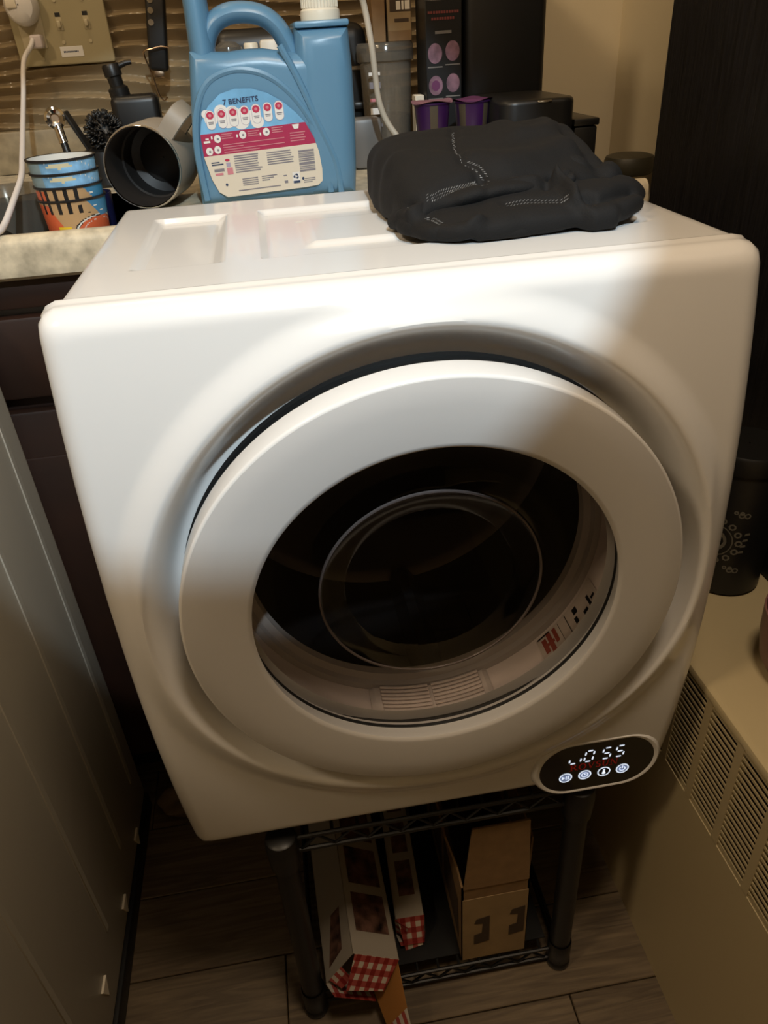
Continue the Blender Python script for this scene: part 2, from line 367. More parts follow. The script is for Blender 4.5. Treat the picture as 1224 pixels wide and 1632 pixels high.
NA = 320; mb = MB(); vs = []; fs = []
rad_f = [.158 + (.205 - .158) * i / 4 for i in range(4)] + [.205 + (.258 - .205) * i / 24 for i in range(25)]
NR = 30
for i in range(NA):
    a = 2 * PI * i / NA; b = out_r(a); ca, sa = math.cos(a), math.sin(a)
    rs = [min(r, b - .0002 * (len(rad_f) - q)) for q, r in enumerate(rad_f)]
    r0 = rs[-1]
    for k in range(1, NR + 1):
        t = k / NR; t = 1 - (1 - t) ** 1.9; rs.append(r0 + (b - r0) * t)
    col = [(DX + r * ca, fpanel_y(DX + r * ca, ZC + r * sa), ZC + r * sa) for r in rs]
    bx, by, bz = col[-1]; ox, oz = (bx - DXO) * .004, (bz - ZM) * .004
    col += [(bx, .0190, bz), (bx + ox, .0226, bz + oz), (bx + ox, .0246, bz + oz), (bx, .0262, bz)]; col.append((DXO + (bx - DXO) * .990, .0280, ZM + (bz - ZM) * .992))
    vs += col
n = len(rad_f) + NR + 5
for i in range(NA):
    j = (i + 1) % NA
    for k in range(n - 1): fs.append((i * n + k, i * n + k + 1, j * n + k + 1, j * n + k))
mb.add(vs, fs, 'dryer', True); fp = mb.build('front_panel', dr)
# sheet body and embossed top
mb = MB().box((.007, .0265, ZB + .001), (.0085, .356, .9400), 'sheet').box((.4875, .0265, ZB + .001), (.489, .356, .9400), 'sheet').box((.0085, .354, ZB + .001), (.4875, .356, .94), 'sheet').box((.0085, .0265, ZB + .001), (.4875, .354, ZB + .003), 'sheet')
mb.build('body', dr)
X0, X1, Y0, Y1 = .0050, .4895, .0264, .358
def tray(x, y, x0, x1, y0, y1, w):
    d = min(x - x0, x1 - x, y - y0, y1 - y); return max(0, min(1, d / w))
def topz(x, y):
    h = 0
    for a, b in ((.044, .113), (.383, .452)): h -= .0045 * tray(x, y, a, b, .092, .287, .0085)
    h -= .0045 * tray(x, y, .142, .354, .092, .289, .0065)
    h += .0035 * tray(x, y, .177, .319, .130, .240, .010)
    d = min(x - X0, X1 - x, Y1 - y)
    e = max(0, min(.006, d)); h -= .006 - math.sqrt(max(0, .006 ** 2 - (.006 - e) ** 2))
    return ZT - .0008 + h
xs = sorted(set([X0, X0 + .0012, X0 + .003, X0 + .006, X1 - .006, X1 - .003, X1 - .0012, X1] + [round(v, 5) for a, b, w in ((.044, .113, .0085), (.383, .452, .0085), (.142, .354, .0065), (.177, .319, .010)) for v in (a, a + w, b - w, b)] + [X0 + .006 + (X1 - X0 - .012) * i / 90 for i in range(91)]))
ys = sorted(set([Y0, Y1 - .006, Y1 - .003, Y1 - .0012, Y1] + [round(v, 5) for a, b, w in ((.092, .287, .0085), (.092, .289, .0065), (.130, .240, .010)) for v in (a, a + w, b - w, b)] + [Y0 + (Y1 - Y0 - .006) * i / 60 for i in range(61)]))
vs = [(x, yy, topz(x, yy)) for yy in ys for x in xs]; nx = len(xs)
fs = [(j * nx + i, j * nx + i + 1, (j + 1) * nx + i + 1, (j + 1) * nx + i) for j in range(len(ys) - 1) for i in range(nx - 1)]
mb = MB().add(vs, fs, 'dryer', True)
mb.build('top_panel', dr)
# door : axis pointing to the viewer
XD0 = frame((DX, 0, ZC), (1, 0, 0), (0, 0, 1), (0, -1, 0))
XD = XD0 @ Matrix.Translation((0, 0, .0375)) @ Matrix.Rotation(math.radians(1.3), 4, 'X') @ Matrix.Translation((0, 0, -.0375))
RO, RI = .2061, .1512
mb = MB().lathe([(.160, .010), (.2035, .010), (RO, .0115), (RO, .0345), (RO - .0004, .0360), (RO - .0012, .0368), (RO - .0024, .0373)], 'dryer', XD, 144).lathe([(RO - .0024, .0373), (.185, .0376), (.1555, .0376), (.1530, .0371), (RI, .0355), (RI + .0005, .033), (.1545, .026), (.158, .017), (.160, .010)], 'door', XD, 144)
door = mb.build('door', dr)
MB().lathe([(.1985, .0105), (.1985, -.006), (.2050, -.006), (.2058, -.0040), (.2030, -.0036), (.2025, .0105)], 'darkgap', XD0, 120).build('door_gap_shade', dr)  # dark ring laid in the gap round the door in place of shade
MB().lathe([(.1568, .0190), (.1592, .0185), (.1594, .0150), (.1566, .0155), (.1568, .0190)], 'darkgap', XD, 120).build('door_seal', dr)
# moulded glass bowl : flange, shallow cone, stepped ring and flat centre
mb = MB().lathe([(.1565, .0165), (.150, .0140), (.140, .0075), (.128, .0030), (.112, .0012), (.0975, .0030), (.0962, .0048)], 'glass', XD, 120)
gl = mb.build('door_glass', dr)
MB().lathe([(.0962, .0048), (.0945, .0046), (.0935, .0036), (.0835, .0002), (.0752, -.0035), (.0740, -.0042)], 'glass_step', XD, 120).build('glass_step', dr)
MB().lathe([(.0968, .0040), (.0964, .0056), (.0950, .0056), (.0946, .0040)], 'ringm', XD, 120).build('glass_ring', dr)
MB().lathe([(.0740, -.0042), (.0735, -.0046), (.05, -.0048), (.0005, -.0048)], 'glass', XD, 120).build('glass_centre', dr)
# opening behind the glass
mb = MB().lathe([(.200, -.0065), (.183, -.0075), (.176, -.012), (.173, -.020), (.1715, -.052)], 'funnel', XD0, 120)
fu = mb.build('drum_opening', dr)
mb = MB().lathe([(.1715, -.048), (.1660, -.050), (.1640, -.055), (.1580, -.058), (.1570, -.066), (.166, -.070)], 'foggy', XD0, 120)
mb.build('drum_collar', dr)
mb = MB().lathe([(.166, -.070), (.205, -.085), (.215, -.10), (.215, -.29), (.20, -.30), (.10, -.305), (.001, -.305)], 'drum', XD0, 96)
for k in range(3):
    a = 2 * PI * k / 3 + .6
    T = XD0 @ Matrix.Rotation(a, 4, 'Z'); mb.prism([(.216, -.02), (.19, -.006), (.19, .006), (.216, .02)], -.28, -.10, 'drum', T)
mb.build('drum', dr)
# lint filter grille at the bottom of the opening
def ring_pt(r, ang, h): a = math.radians(ang); return XD0 @ Vector((r * math.cos(a), r * math.sin(a), h))
mb = MB(); a0, a1 = -110, -68
def plate(u, v): return ring_pt(.1712 - .004 * (1 if .03 < u < .97 and .05 < v < .95 else 0) , a0 + (a1 - a0) * u, -.010 - .040 * v)
mb.grid(plate, 30, 12, 'gasket', True)
lf = mb.build('lint_filter', dr)
for k in range(7):
    mb = MB(); v = .12 + .76 * k / 6
    for s0, s1 in ((.08, .49), (.52, .93)):
        pts = [ring_pt(.1655, a0 + (a1 - a0) * (s0 + (s1 - s0) * i / 10), -.010 - .040 * v) for i in range(11)]
        mb.tube(pts, .0017, 'funnel', 6)
    mb.build('slat', lf)
mb = MB()
pts = [ring_pt(.1725, -155 + i * 3, -.0085 if not (-113 < -155 + i * 3 < -64) else -.0065) for i in range(40)]
mb.tube(pts, .0022, 'darkgap', 6); mb.build('filter_seam', dr)
# warning sticker on the inside of the opening, print only
mb = MB(); 
def stick(u, v): return ring_pt(.1706, -48 + 30 * u, -.014 - .030 * v)
mb.grid(stick, 20, 4, mat('clear_sticker', (.60, .53, .48), .35))
def blob(u0, u1, v0, v1, m): mb.grid(lambda u, v: ring_pt(.1701, -48 + 30 * (u0 + (u1 - u0) * u), -.014 - .030 * (v0 + (v1 - v0) * v)), 5, 3, m)
redst = mat('sticker_red', (.30, .06, .04), .5)
for q in ((.06, .12, .2, .8), (.14, .20, .1, .9), (.23, .28, .3, .9), (.12, .22, .42, .55)): blob(*q, redst)
for q in ((.33, .335, .1, .9), (.02, .2, .9, .96), (.55, .60, .2, .45), (.57, .64, .55, .8), (.70, .78, .15, .3), (.82, .86, .2, .6), (.88, .95, .3, .4), (.45, .46, .1, .9)): blob(*q, 'black')
lab(mb.build('warning_sticker', dr), 'small sticker with red figure and black symbols')
# control panel, a pill of black glass in a moulded bezel
CX, CZp = .4165, .4245
T = front(CX, -.0125, CZp)
def pill(w, h): r = h; return arc(w - r, 0, r, -90, 90, 20) + arc(-(w - r), 0, r, 90, 270, 20)
mb = MB(); prs = [(.0730, .0430, -.016), (.0715, .0415, -.006), (.0690, .0390, .0005), (.0665, .0375, .0022), (.0635, .0358, .0020), (.0622, .0347, .0012)]
NP = 80
def pillpt(w, h, z, i):
    P = pill(w, h); return (*P[i], z)
k = len(pill(1, .5)); vs = [pillpt(w, h, z, i) for w, h, z in prs for i in range(k)]
fs = [(j * k + i, j * k + (i + 1) % k, (j + 1) * k + (i + 1) % k, (j + 1) * k + i) for j in range(len(prs) - 1) for i in range(k)]
mb.add(vs, fs, 'dryer', True, T); mb.build('control_bezel', dr)
cp = MB().prism(pill(.0625, .0350), -.004, .0014, 'blackgloss', T).build('control_display', dr)
SEG = {'0': 'abcdef', '5': 'afgcd', 'u': 'ed', 'i': 'c'}
def digit(mb, x, y, w, h, segs, X):
    t = .0018; sl = .12
    g = {'a': ((0, h), (w, h)), 'g': ((0, h / 2), (w, h / 2)), 'd': ((0, 0), (w, 0)), 'f': ((0, h / 2), (0, h)), 'e': ((0, 0), (0, h / 2)), 'b': ((w, h / 2), (w, h)), 'c': ((w, 0), (w, h / 2))}
    for c in segs:
        (xa, ya), (xb, yb) = g[c]; dx, dy = xb - xa, yb - ya; L = math.hypot(dx, dy); dx /= L; dy /= L
        xa += dx * t * .75; ya += dy * t * .75; xb -= dx * t * .75; yb -= dy * t * .75
        nx_, ny_ = -dy * t / 2, dx * t / 2
        pt = [(xa, ya), (xa + dx * t / 2 + nx_, ya + dy * t / 2 + ny_), (xb - dx * t / 2 + nx_, yb - dy * t / 2 + ny_), (xb, yb), (xb - dx * t / 2 - nx_, yb - dy * t / 2 - ny_), (xa + dx * t / 2 - nx_, ya + dy * t / 2 - ny_)]
        mb.add([(x + px + sl * py, y + py, .0018) for px, py in pt], [tuple(range(6))], 'led', False, X)
Tz = T
mb = MB()
digit(mb, -.0315, .0085, .0085, .0155, 'ed', Tz); digit(mb, -.0225, .0085, .003, .0155, 'c', Tz)
digit(mb, -.0165, .0085, .0090, .0155, '', Tz)
for xx, ch in ((-.0155, '0'), (.0035, '5'), (.0180, '5')): digit(mb, xx, .0085, .0088, .0160, SEG[ch], Tz)
lab(mb.build('display_digits', cp), 'glowing white figures 0 55')
# brand word in serif capitals
def serif(mb, word, x, y, h, m, X, z):
    t = h * .17; th = h * .07; sf = h * .12
    def bar(x0, y0, x1, y1): mb.rect(x0, y0, x1, y1, m, z, X)
    def line(xa, ya, xb, yb, w):
        mb.add([(xa - w / 2, ya, z), (xa + w / 2, ya, z), (xb + w / 2, yb, z), (xb - w / 2, yb, z)], [(0, 1, 2, 3)], m, False, X)
    def ring(cx, cy, rx, ry, a0, a1, n=18, w=t):
        for i in range(n):
            b0, b1 = math.radians(a0 + (a1 - a0) * i / n), math.radians(a0 + (a1 - a0) * (i + 1) / n)
            f = lambda b: (w * abs(math.cos(b)) + th * abs(math.sin(b)))
            q = []
            for b, o in ((b0, 0), (b1, 0), (b1, 1), (b0, 1)):
                k = f(b) * o; q.append((cx + (rx - k) * math.cos(b), cy + (ry - k) * math.sin(b), z))
            mb.add(q, [(0, 1, 2, 3)], m, False, X)
    for c in word:
        if c == 'R':
            bar(x + sf, y, x + sf + t, y + h); bar(x, y, x + 2 * sf + t, y + th); bar(x, y + h - th, x + sf + t + .05 * h, y + h)
            ring(x + sf + t + h * .12, y + h * .74, h * .30, h * .26, -90, 90); bar(x + sf + t, y + h - th, x + sf + t + h * .13, y + h); bar(x + sf + t, y + h * .48, x + sf + t + h * .13, y + h * .48 + th)
            line(x + h * .80, y, x + h * .48, y + h * .5, t); bar(x + h * .70, y, x + h * .95, y + th); x += h * .98
        elif c == 'O': ring(x + h * .45, y + h * .5, h * .45, h * .52, 0, 360, 30); x += h * 1.0
        elif c == 'V': line(x + h * .44, y, x + h * .16, y + h, t); line(x + h * .44, y, x + h * .72, y + h, th * 1.3); bar(x, y + h - th, x + h * .34, y + h); bar(x + h * .56, y + h - th, x + h * .88, y + h); x += h * .93
        elif c == 'S': ring(x + h * .32, y + h * .745, h * .28, h * .27, 20, 270, 18); ring(x + h * .32, y + h * .265, h * .30, h * .28, 90, -160, 18); x += h * .70
        elif c == 'U': bar(x + sf, y + h * .3, x + sf + t, y + h); bar(x + h * .68, y + h * .3, x + h * .68 + th, y + h); ring(x + sf + h * .31, y + h * .32, h * .315, h * .33, 180, 360, 16); bar(x, y + h - th, x + 2 * sf + t, y + h); bar(x + h * .58, y + h - th, x + h * .86, y + h); x += h * .95
        elif c == 'N': bar(x + sf, y, x + sf + th, y + h); bar(x + h * .74, y, x + h * .74 + th, y + h); line(x + h * .74, y, x + sf, y + h, t); bar(x, y, x + 2 * sf + th, y + th); bar(x, y + h - th, x + sf + th, y + h); bar(x + h * .62, y + h - th, x + h * .93, y + h); x += h * .95
mb = MB(); serif(mb, 'ROVSUN', -.0300, -.0032, .0096, 'red', Tz, .0017); lab(mb.build('brand_print', cp), 'dim red serif capitals printed below the figures')
def ringm(mb, cx, cy, r0, r1, m, X, z, a0=0, a1=360, n=28):
    vs = []; 
    for i in range(n + 1):
        a = math.radians(a0 + (a1 - a0) * i / n); vs += [(cx + r0 * math.cos(a), cy + r0 * math.sin(a), z), (cx + r1 * math.cos(a), cy + r1 * math.sin(a), z)]
    mb.add(vs, [(2 * i, 2 * i + 1, 2 * i + 3, 2 * i + 2) for i in range(n)], m, False, X)
for q, bxx in enumerate((-.0335, -.0125, .0085, .0290)):
    mb = MB(); by = -.0125; z = .0018
    ringm(mb, bxx, by, .0058, .0072, 'led', Tz, z)
    mb.disc(bxx, by, .0058, 'ledrim' if q != 2 else 'black', z - .0001, Tz, 24)
    z2 = z + .0001
    if q == 0:
        for t in ([(-.0042, .0028), (-.0042, -.0028), (-.0004, 0)], [(.0002, .0028), (.0002, -.0028), (.0012, -.0028), (.0012, .0028)], [(.0022, .0028), (.0022, -.0028), (.0036, -.0028), (.0036, .0028)]):
            mb.add([(bxx + a, by + b, z2) for a, b in t], [tuple(range(len(t)))], 'led', False, Tz)
    elif q == 1:
        ringm(mb, bxx, by, .0028, .0040, 'led', Tz, z2); mb.rect(bxx - .0005, by, bxx + .0005, by + .0024, 'led', z2, Tz); mb.rect(bxx, by - .0005, bxx + .002, by + .0005, 'led', z2, Tz)
    elif q == 2:
        mb.disc(bxx, by - .0022, .0021, 'led', z2, Tz); mb.prism(rrect(bxx - .0012, by - .002, bxx + .0012, by + .0045, .0011), z2 - .00005, z2, 'led', Tz)
    else:
        ringm(mb, bxx, by, .0024, .0036, 'led', Tz, z2, 120, 420); mb.rect(bxx - .0006, by + .0004, bxx + .0006, by + .0044, 'led', z2, Tz)
    mb.build('touch_button', cp)
for sx in (.07, .43):
    for sy in (.06, .30): MB().cyl((sx, sy, ZB - .012), (sx, sy, ZB + .004), .014, 'black').build('foot', dr)

# ================================================================== RACK AND BOXES
rk = thing('wire_rack', 'low black wire shelving rack that carries the dryer', 'rack', (.248, .15, 0))
PX = (.0785, .4095); PY = (.004, .300)
for px in PX:
    for py in PY:
        mb = MB().cyl((px, py, .012), (px, py, .352), .0135, 'black', n=24)
        po = mb.build('post', rk)
        MB().lathe([(.0145, .322), (.0165, .324), (.0178, .350), (.0178, .362), (.0165, .3705), (.0145, .372), (.001, .3725)], 'black', Matrix.Translation((px, py, 0)), 24).build('sleeve', po)
        MB().lathe([(.0137, .012), (.0152, .014), (.0156, .050), (.0148, .054)], 'black', Matrix.Translation((px, py, 0)), 24).build('sleeve', po)
        MB().lathe([(.001, 0), (.014, 0), (.016, .003), (.016, .010), (.012, .016)], 'black', Matrix.Translation((px, py, 0)), 24).build('foot_cap', po)
wire = mat('black_coated_wire', (.006, .006, .006), .45)
for zt in (.365, .0345):
    mb = MB()
    for py in PY: 
        mb.tube([(PX[0], py, zt), (PX[1], py, zt)], .0027, wire, 8); mb.tube([(PX[0], py, zt - .022), (PX[1], py, zt - .022)], .0027, wire, 8)
        k = 16; mb.tube([(PX[0] + .02 + (PX[1] - PX[0] - .04) * i / k, py, zt - (.002 if i % 2 else .020)) for i in range(k + 1)], .0018, wire, 6)
    for px in PX:
        mb.tube([(px, PY[0], zt), (px, PY[1], zt)], .0027, wire, 8); mb.tube([(px, PY[0], zt - .022), (px, PY[1], zt - .022)], .0027, wire, 8)
    sh = mb.build('shelf_frame', rk)
    for i in range(11):
        x = PX[0] + .027 + (PX[1] - PX[0] - .054) * i / 10
        MB().tube([(x, PY[0], zt + .003), (x, PY[1], zt + .003)], .0019, wire, 6).build('shelf_wire', sh)
    if zt < .1: MB().box((PX[0] + .016, PY[0] + .012, zt + .0052), (PX[1] - .016, PY[1] - .006, zt + .0066), 'black').build('shelf_liner', rk)
SZ = .0413
# food carton, open end towards the viewer, lying rolled against the post
def food_carton(name, label, org, rot, w, L, flap):
    r = thing(name, label, 'carton', (0, 0, 0), 'food cartons on the lower shelf'); r['org'] = (0, 0, 0)
    t = .0008
    mb = MB()
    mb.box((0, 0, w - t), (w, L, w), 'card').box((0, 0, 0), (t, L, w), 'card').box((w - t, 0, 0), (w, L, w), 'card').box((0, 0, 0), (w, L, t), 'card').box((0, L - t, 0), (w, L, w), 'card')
    mb.build('carton_body', r)
    # pictures printed on the top and left faces
    mb = MB()
    for y0, y1 in ((.030, .082), (.095, .150), (.163, .215)):
        mb.add([(.010, y0, w + .0003), (w - .008, y0, w + .0003), (w - .008, y1, w + .0003), (.010, y1, w + .0003)], [(0, 1, 2, 3)], 'photo')
    mb.add([(-.0003, .012, .012), (-.0003, .07, .030), (-.0003, .07, .052), (-.0003, .018, .046)], [(0, 1, 2, 3)], 'photo')
    mb.add([(w - .022, y, w + .0004) for y in ()] or [(0, 0, 0)] * 3, [], 'photo')
    mb.build('picture_print', r)
    X = Matrix
    # end flaps printed with red gingham
    def fl(name_, vs, m):
        n_ = len(vs); nrm = (Vector(vs[1]) - Vector(vs[0])).cross(Vector(vs[2]) - Vector(vs[0])).normalized() * .0007
        MB().add([Vector(v) for v in vs] + [Vector(v) + nrm for v in vs], [tuple(range(n_)), tuple(range(n_, 2 * n_))[::-1]] + [(i, (i + 1) % n_, n_ + (i + 1) % n_, n_ + i) for i in range(n_)], m).build(name_, r)
    fl('end_flap', [(.003, 0, w), (w, 0, w), (w - .006, -.020, w - .036), (.010, -.022, w - .040)], 'gingham')
    fl('end_flap', [(0, 0, 0), (w, 0, 0), (w - .004, -.020, .010), (.004, -.020, .010)], 'gingham')
    fl('end_flap', [(0, 0, .008), (0, 0, .038), (.015, -.012, .036), (.013, -.012, .014)], 'gingham')
    if flap:
        fl('side_flap', [(w, 0, .002), (w, 0, w - .004), (w + .014, -.045, w - .022), (w + .014, -.045, .0)], 'orange')
        fl('side_flap_tip', [(w + .0135, -.045, .0), (w + .0135, -.045, w - .022), (w + .018, -.068, w - .026), (w + .018, -.068, .004)], 'gingham')
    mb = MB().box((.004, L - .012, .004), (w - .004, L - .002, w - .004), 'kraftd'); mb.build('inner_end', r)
    Rm = Matrix(rot).to_4x4(); Rm.translation = Vector(org); r.matrix_world = Rm
    return r
D0 = Vector((-.031, .9995, 0)).normalized(); E0 = Vector((.8246, .0256, -.5657)); E0 = (E0 - D0 * E0.dot(D0)).normalized(); F0 = E0.cross(D0)
R0 = tuple(zip(E0, D0, F0))
food_carton('food_carton', 'white food carton with open red gingham end, poking out of the rack', (.0975, -.009, SZ + .0400), R0, .068, .285, True)
# second carton behind, lying flat
a = -.03; R1 = ((math.cos(a), -math.sin(a), 0), (math.sin(a), math.cos(a), 0), (0, 0, 1))
food_carton('food_carton', 'white food carton lying behind the open one, gingham end in shadow', (.196, .055, SZ), R1, .040, .225, False)
# kraft box with raised flap
kb = thing('kraft_box', 'brown cardboard box with raised flap and dark print on the rack', 'box', (.313, .09, SZ))
x0, x1, y0, y1, z0, z1 = .276, .362, .0065, .235, SZ, .205
t = .0025
mb = MB().box((x0, y0, z0), (x1, y0 + t, z1), 'kraft').box((x0, y1 - t, z0), (x1, y1, z1), 'kraft').box((x0, y0, z0), (x0 + t, y1, z1), 'kraft').box((x1 - t, y0, z0), (x1, y1, z1), 'kraft').box((x0, y0, z0), (x1, y1, z0 + t), 'kraft')
mb.build('carton_body', kb)
MB().box((x0 + .001, y0 - .0006, z0 + .001), (x1 - .001, y0, z0 + .140), 'kraftl').build('paper_band', kb)
mb = MB(); T = front(x0, y0 - .0009, z0)
for cx, cy in ((.026, .066), (.072, .074)):
    MB().prism([(cx - .010, cy + .018), (cx - .007, cy + .028), (cx + .010, cy + .032), (cx + .010, cy - .026), (cx - .010, cy - .030), (cx - .010, cy - .008), (cx, cy - .005), (cx + .001, cy + .016)], 0, .0003, 'kraftd', T).build('dark_print', kb)
mb = MB(); T = frame((x0 - .0004, y0, z0), (0, 1, 0), (0, 0, 1), (-1, 0, 0))
mb.prism([(.015, .030), (.10, .04), (.10, .125), (.02, .11)], 0, .0003, 'kraftd', T).prism([(.115, .03), (.20, .03), (.20, .12), (.115, .125)], 0, .0003, 'kraftd', T); mb.build('side_print', kb)
def flapq(vs, m, nm):
    n_ = len(vs); nrm = (Vector(vs[1]) - Vector(vs[0])).cross(Vector(vs[2]) - Vector(vs[0])).normalized() * .0025
    MB().add([Vector(v) for v in vs] + [Vector(v) + nrm for v in vs], [tuple(range(n_)), tuple(range(n_, 2 * n_))[::-1]] + [(i, (i + 1) % n_, n_ + (i + 1) % n_, n_ + i) for i in range(n_)], m).build(nm, kb)
flapq([(x0 + .002, y0 + .001, z1), (x1 - .002, y0 + .001, z1), (x1 - .003, y0 + .008, z1 + .106), (x0 + .014, y0 + .008, z1 + .106)], 'kraft', 'flap')
flapq([(x1, y0 + .01, z1), (x1, y1 - .01, z1), (x1 + .006, y1 - .02, z1 + .05), (x1 + .006, y0 + .02, z1 + .05)], 'kraft', 'flap')
flapq([(x0, y0 + .03, z1), (x0, y1 - .01, z1), (x0 - .012, y1 - .02, z1 + .05), (x0 - .012, y0 + .04, z1 + .05)], 'kraft', 'flap')
# tan paper bag in the gap beside the cabinet
def bag(u, v):
    a = 2 * PI * u; r = math.sin(PI * min(max(v, .02), .98)) ** .4
    k = 1 + .12 * noise.noise((math.cos(a) * 2, math.sin(a) * 2, v * 4))
    return (-.095 + .062 * r * k * math.cos(a), .352 + .034 * r * k * math.sin(a), .001 + .042 * v * (1 + .15 * math.sin(3 * a)))
tag(MB().grid(bag, 40, 14, 'tan', closeu=True).build('paper_bag', org=(-.095, .352, 0)), 'crumpled tan paper bag on the floor between dryer and pale appliance', 'bag')

# ================================================================== HEATER COVER, RIGHT
hc = thing('heater_cover', 'beige metal radiator cover with louvred grille along the right wall', 'heater', (.66, -.2, 0))
HX, HT, HY0, HY1 = .53, .503, -1.2, .62
mb = MB().box((HX + .012, HY0, .0), (XR - .002, HY1, .34), 'cavity').build('core', hc)
def ext(prof, y0, y1, m):
    k = len(prof); b = MB(); b.add([(x, yy, z) for yy in (y0, y1) for x, z in prof], [(i, (i + 1) % k, k + (i + 1) % k, k + i) for i in range(k)] + [tuple(range(k)), tuple(range(k, 2 * k))[::-1]], m, True); return b
ext([(HX, 0.0), (HX + .010, 0.0), (HX + .010, .343), (HX, .343)], HY0, HY1, 'heater').build('front_panel', hc)
ext([(HX, .4925), (HX, .498), (HX + .001, .5005), (HX + .004, .5022), (HX + .008, .5025), (HX + .022, .5040), (HX + .05, .5040), (XR - .002, .5010), (XR - .002, .491), (HX + .012, .491)], HY0, HY1, 'heater').build('top_panel', hc)
COLW, PIT = .0465, .0568
yc = .0385 + PIT * 5
slat_me = None
zr = []
for c in range(17):
    ya = .0385 - .0465 + PIT * (4 - c)          # low-y end of the column
    yb = ya + COLW
    MB().box((HX, yb, .3425), (HX + .008, yb + PIT - COLW, .493), 'heater').build('mullion', hc)
    for k in range(18):
        z = .3430 + .1495 * (k + .75) / 18.4
        if slat_me is None:
            o = MB().box((HX + .0005, ya - .001, z), (HX + .0018, yb + .001, z + .0031), 'heater').build('slat', hc); slat_me = o.data; bz, bya = z, ya
        else:
            o = bpy.data.objects.new('slat', slat_me); COL.objects.link(o); o.parent = hc; o.location = (0, ya - bya, z - bz)
MB().box((HX + .012, HY0 + .01, .342), (HX + .016, HY1 - .01, .49), 'cavity').build('slot_shade', hc)  # black sheet added behind the slats, stands in for shade inside the cover
# black wood-grain cabinet on the radiator cover
bw = thing('tall_cabinet', 'black wood-grain tall cabinet standing on the radiator cover, right edge', 'cabinet', (.737, -.1, .504))
MB().box((.687, -.62, .5045), (XR - .003, .562, 1.75), 'blackwood', .002).build('carcass', bw)
MB().box((.6855, -.62, .5045), (.688, .5625, 1.75), 'blackwood', .0006, 1).build('side_panel', bw)
# black tin and pink bowl on the radiator cover
tin = thing('black_tin', 'tall black tin with cream ornamental print on the radiator cover', 'tin', (.637, .163, .504))
X = Matrix.Translation((.637, .163, .5043))
MB().lathe([(.001, 0), (.040, 0), (.0425, .003), (.0425, .150), (.041, .153), (.041, .158), (.043, .159), (.043, .176), (.040, .180), (.001, .180)], 'black', X, 48).build('tin_body', tin)
mb = MB(); R_ = .0428
def tp(s, z): a = math.radians(-128) + s / R_; return X @ Vector((R_ * math.cos(a), R_ * math.sin(a), z))
def tpatch(poly): mb.add([tp(*q) for q in poly], [tuple(range(len(poly)))], 'print_')
def tring(cx, cz, r0, r1, n=20, a0=0, a1=360):
    for i in range(n):
        b0, b1 = math.radians(a0 + (a1 - a0) * i / n), math.radians(a0 + (a1 - a0) * (i + 1) / n)
        tpatch([(cx + r0 * math.cos(b0), cz + r0 * math.sin(b0)), (cx + r1 * math.cos(b0), cz + r1 * math.sin(b0)), (cx + r1 * math.cos(b1), cz + r1 * math.sin(b1)), (cx + r0 * math.cos(b1), cz + r0 * math.sin(b1))])
tring(-.014, .075, .001, .0145, 16); tring(-.014, .075, .020, .0212)
for k in range(9):
    a = math.radians(-100 + k * 25); tring(-.014 + .027 * math.cos(a), .075 + .027 * math.sin(a), .0022, .0042, 8)
for s in (.010, .016): 
    for z in (.038, .112): tring(s, z, .002, .0036, 8); tring(s - .006, z + .003, .001, .0026, 7)
for k in range(4): tpatch([(.014 + .001 * k, .062 + .008 * k), (.020 + .001 * k, .063 + .008 * k), (.0195 + .001 * k, .066 + .008 * k), (.015 + .001 * k, .065 + .008 * k)])
mb.build('ornament_print', tin)
tag(MB().lathe([(.001, 0), (.040, 0), (.050, .004), (.060, .018), (.0655, .045), (.067, .075), (.065, .0755), (.0635, .045), (.058, .020), (.048, .008), (.001, .006)], 'pink', Matrix.Translation((.633, -.012, .5043)) @ Matrix.Scale(.76, 4, (1, 0, 0)) @ Matrix.Scale(.9, 4, (0, 1, 0)), 56).build('pink_bowl', org=(.640, -.012, .504)), 'dusty pink bowl at right edge on the radiator cover', 'bowl')
# ================================================================== APPLIANCE, LEFT
ap = thing('pale_appliance', 'tall off-white plastic appliance at left edge, its ribbed side facing the dryer', 'appliance', (-.48, -.2, 0))
AX = -.1765
MB().box((-.78, -.95, .035), (AX, .373, .868), 'appliance', .012, 3).build('body', ap)
for yy in (.318, .205, .085, -.06, -.2):
    MB().box((AX - .002, yy, .12), (AX + .0013, yy + .010, .82), 'appliance', .001, 1).build('rib', ap)
MB().box((-.775, -.94, .0), (AX + .003, .370, .034), 'darkgap', .003).build('base_trim', ap)
for yy, zz in ((.028, .095), (.154, .063), (.269, .052)):
    MB().prism([(-.011, .012), (.011, .012), (.001, -.012)], 0, .003, 'cap', frame((AX, yy, zz), (0, -1, 0), (0, 0, 1), (1, 0, 0))).build('clip', ap)

# ================================================================== THINGS ON THE WORKTOP
# ---- detergent jug
JY = .465; JD = .115
jg = thing('detergent_jug', 'large blue detergent jug with printed back label behind the dryer', 'jug', (.17, JY + JD / 2, CZ))
X = frame((0, JY + JD / 2, 0), (1, 0, 0), (0, 0, 1), (0, -1, 0))
out = [(.0755, CZ + .001), (.0765, .96), (.0785, 1.0), (.0825, 1.03), (.0895, 1.0775), (.130, 1.0750), (.150, 1.0765), (.170, 1.0760), (.185, 1.0735), (.205, 1.070), (.2645, 1.070), (.2655, 1.0), (.2635, .95), (.2605, CZ + .001)]
mb = MB().curve2d([out], JD, .017, 'jug', X, 7)
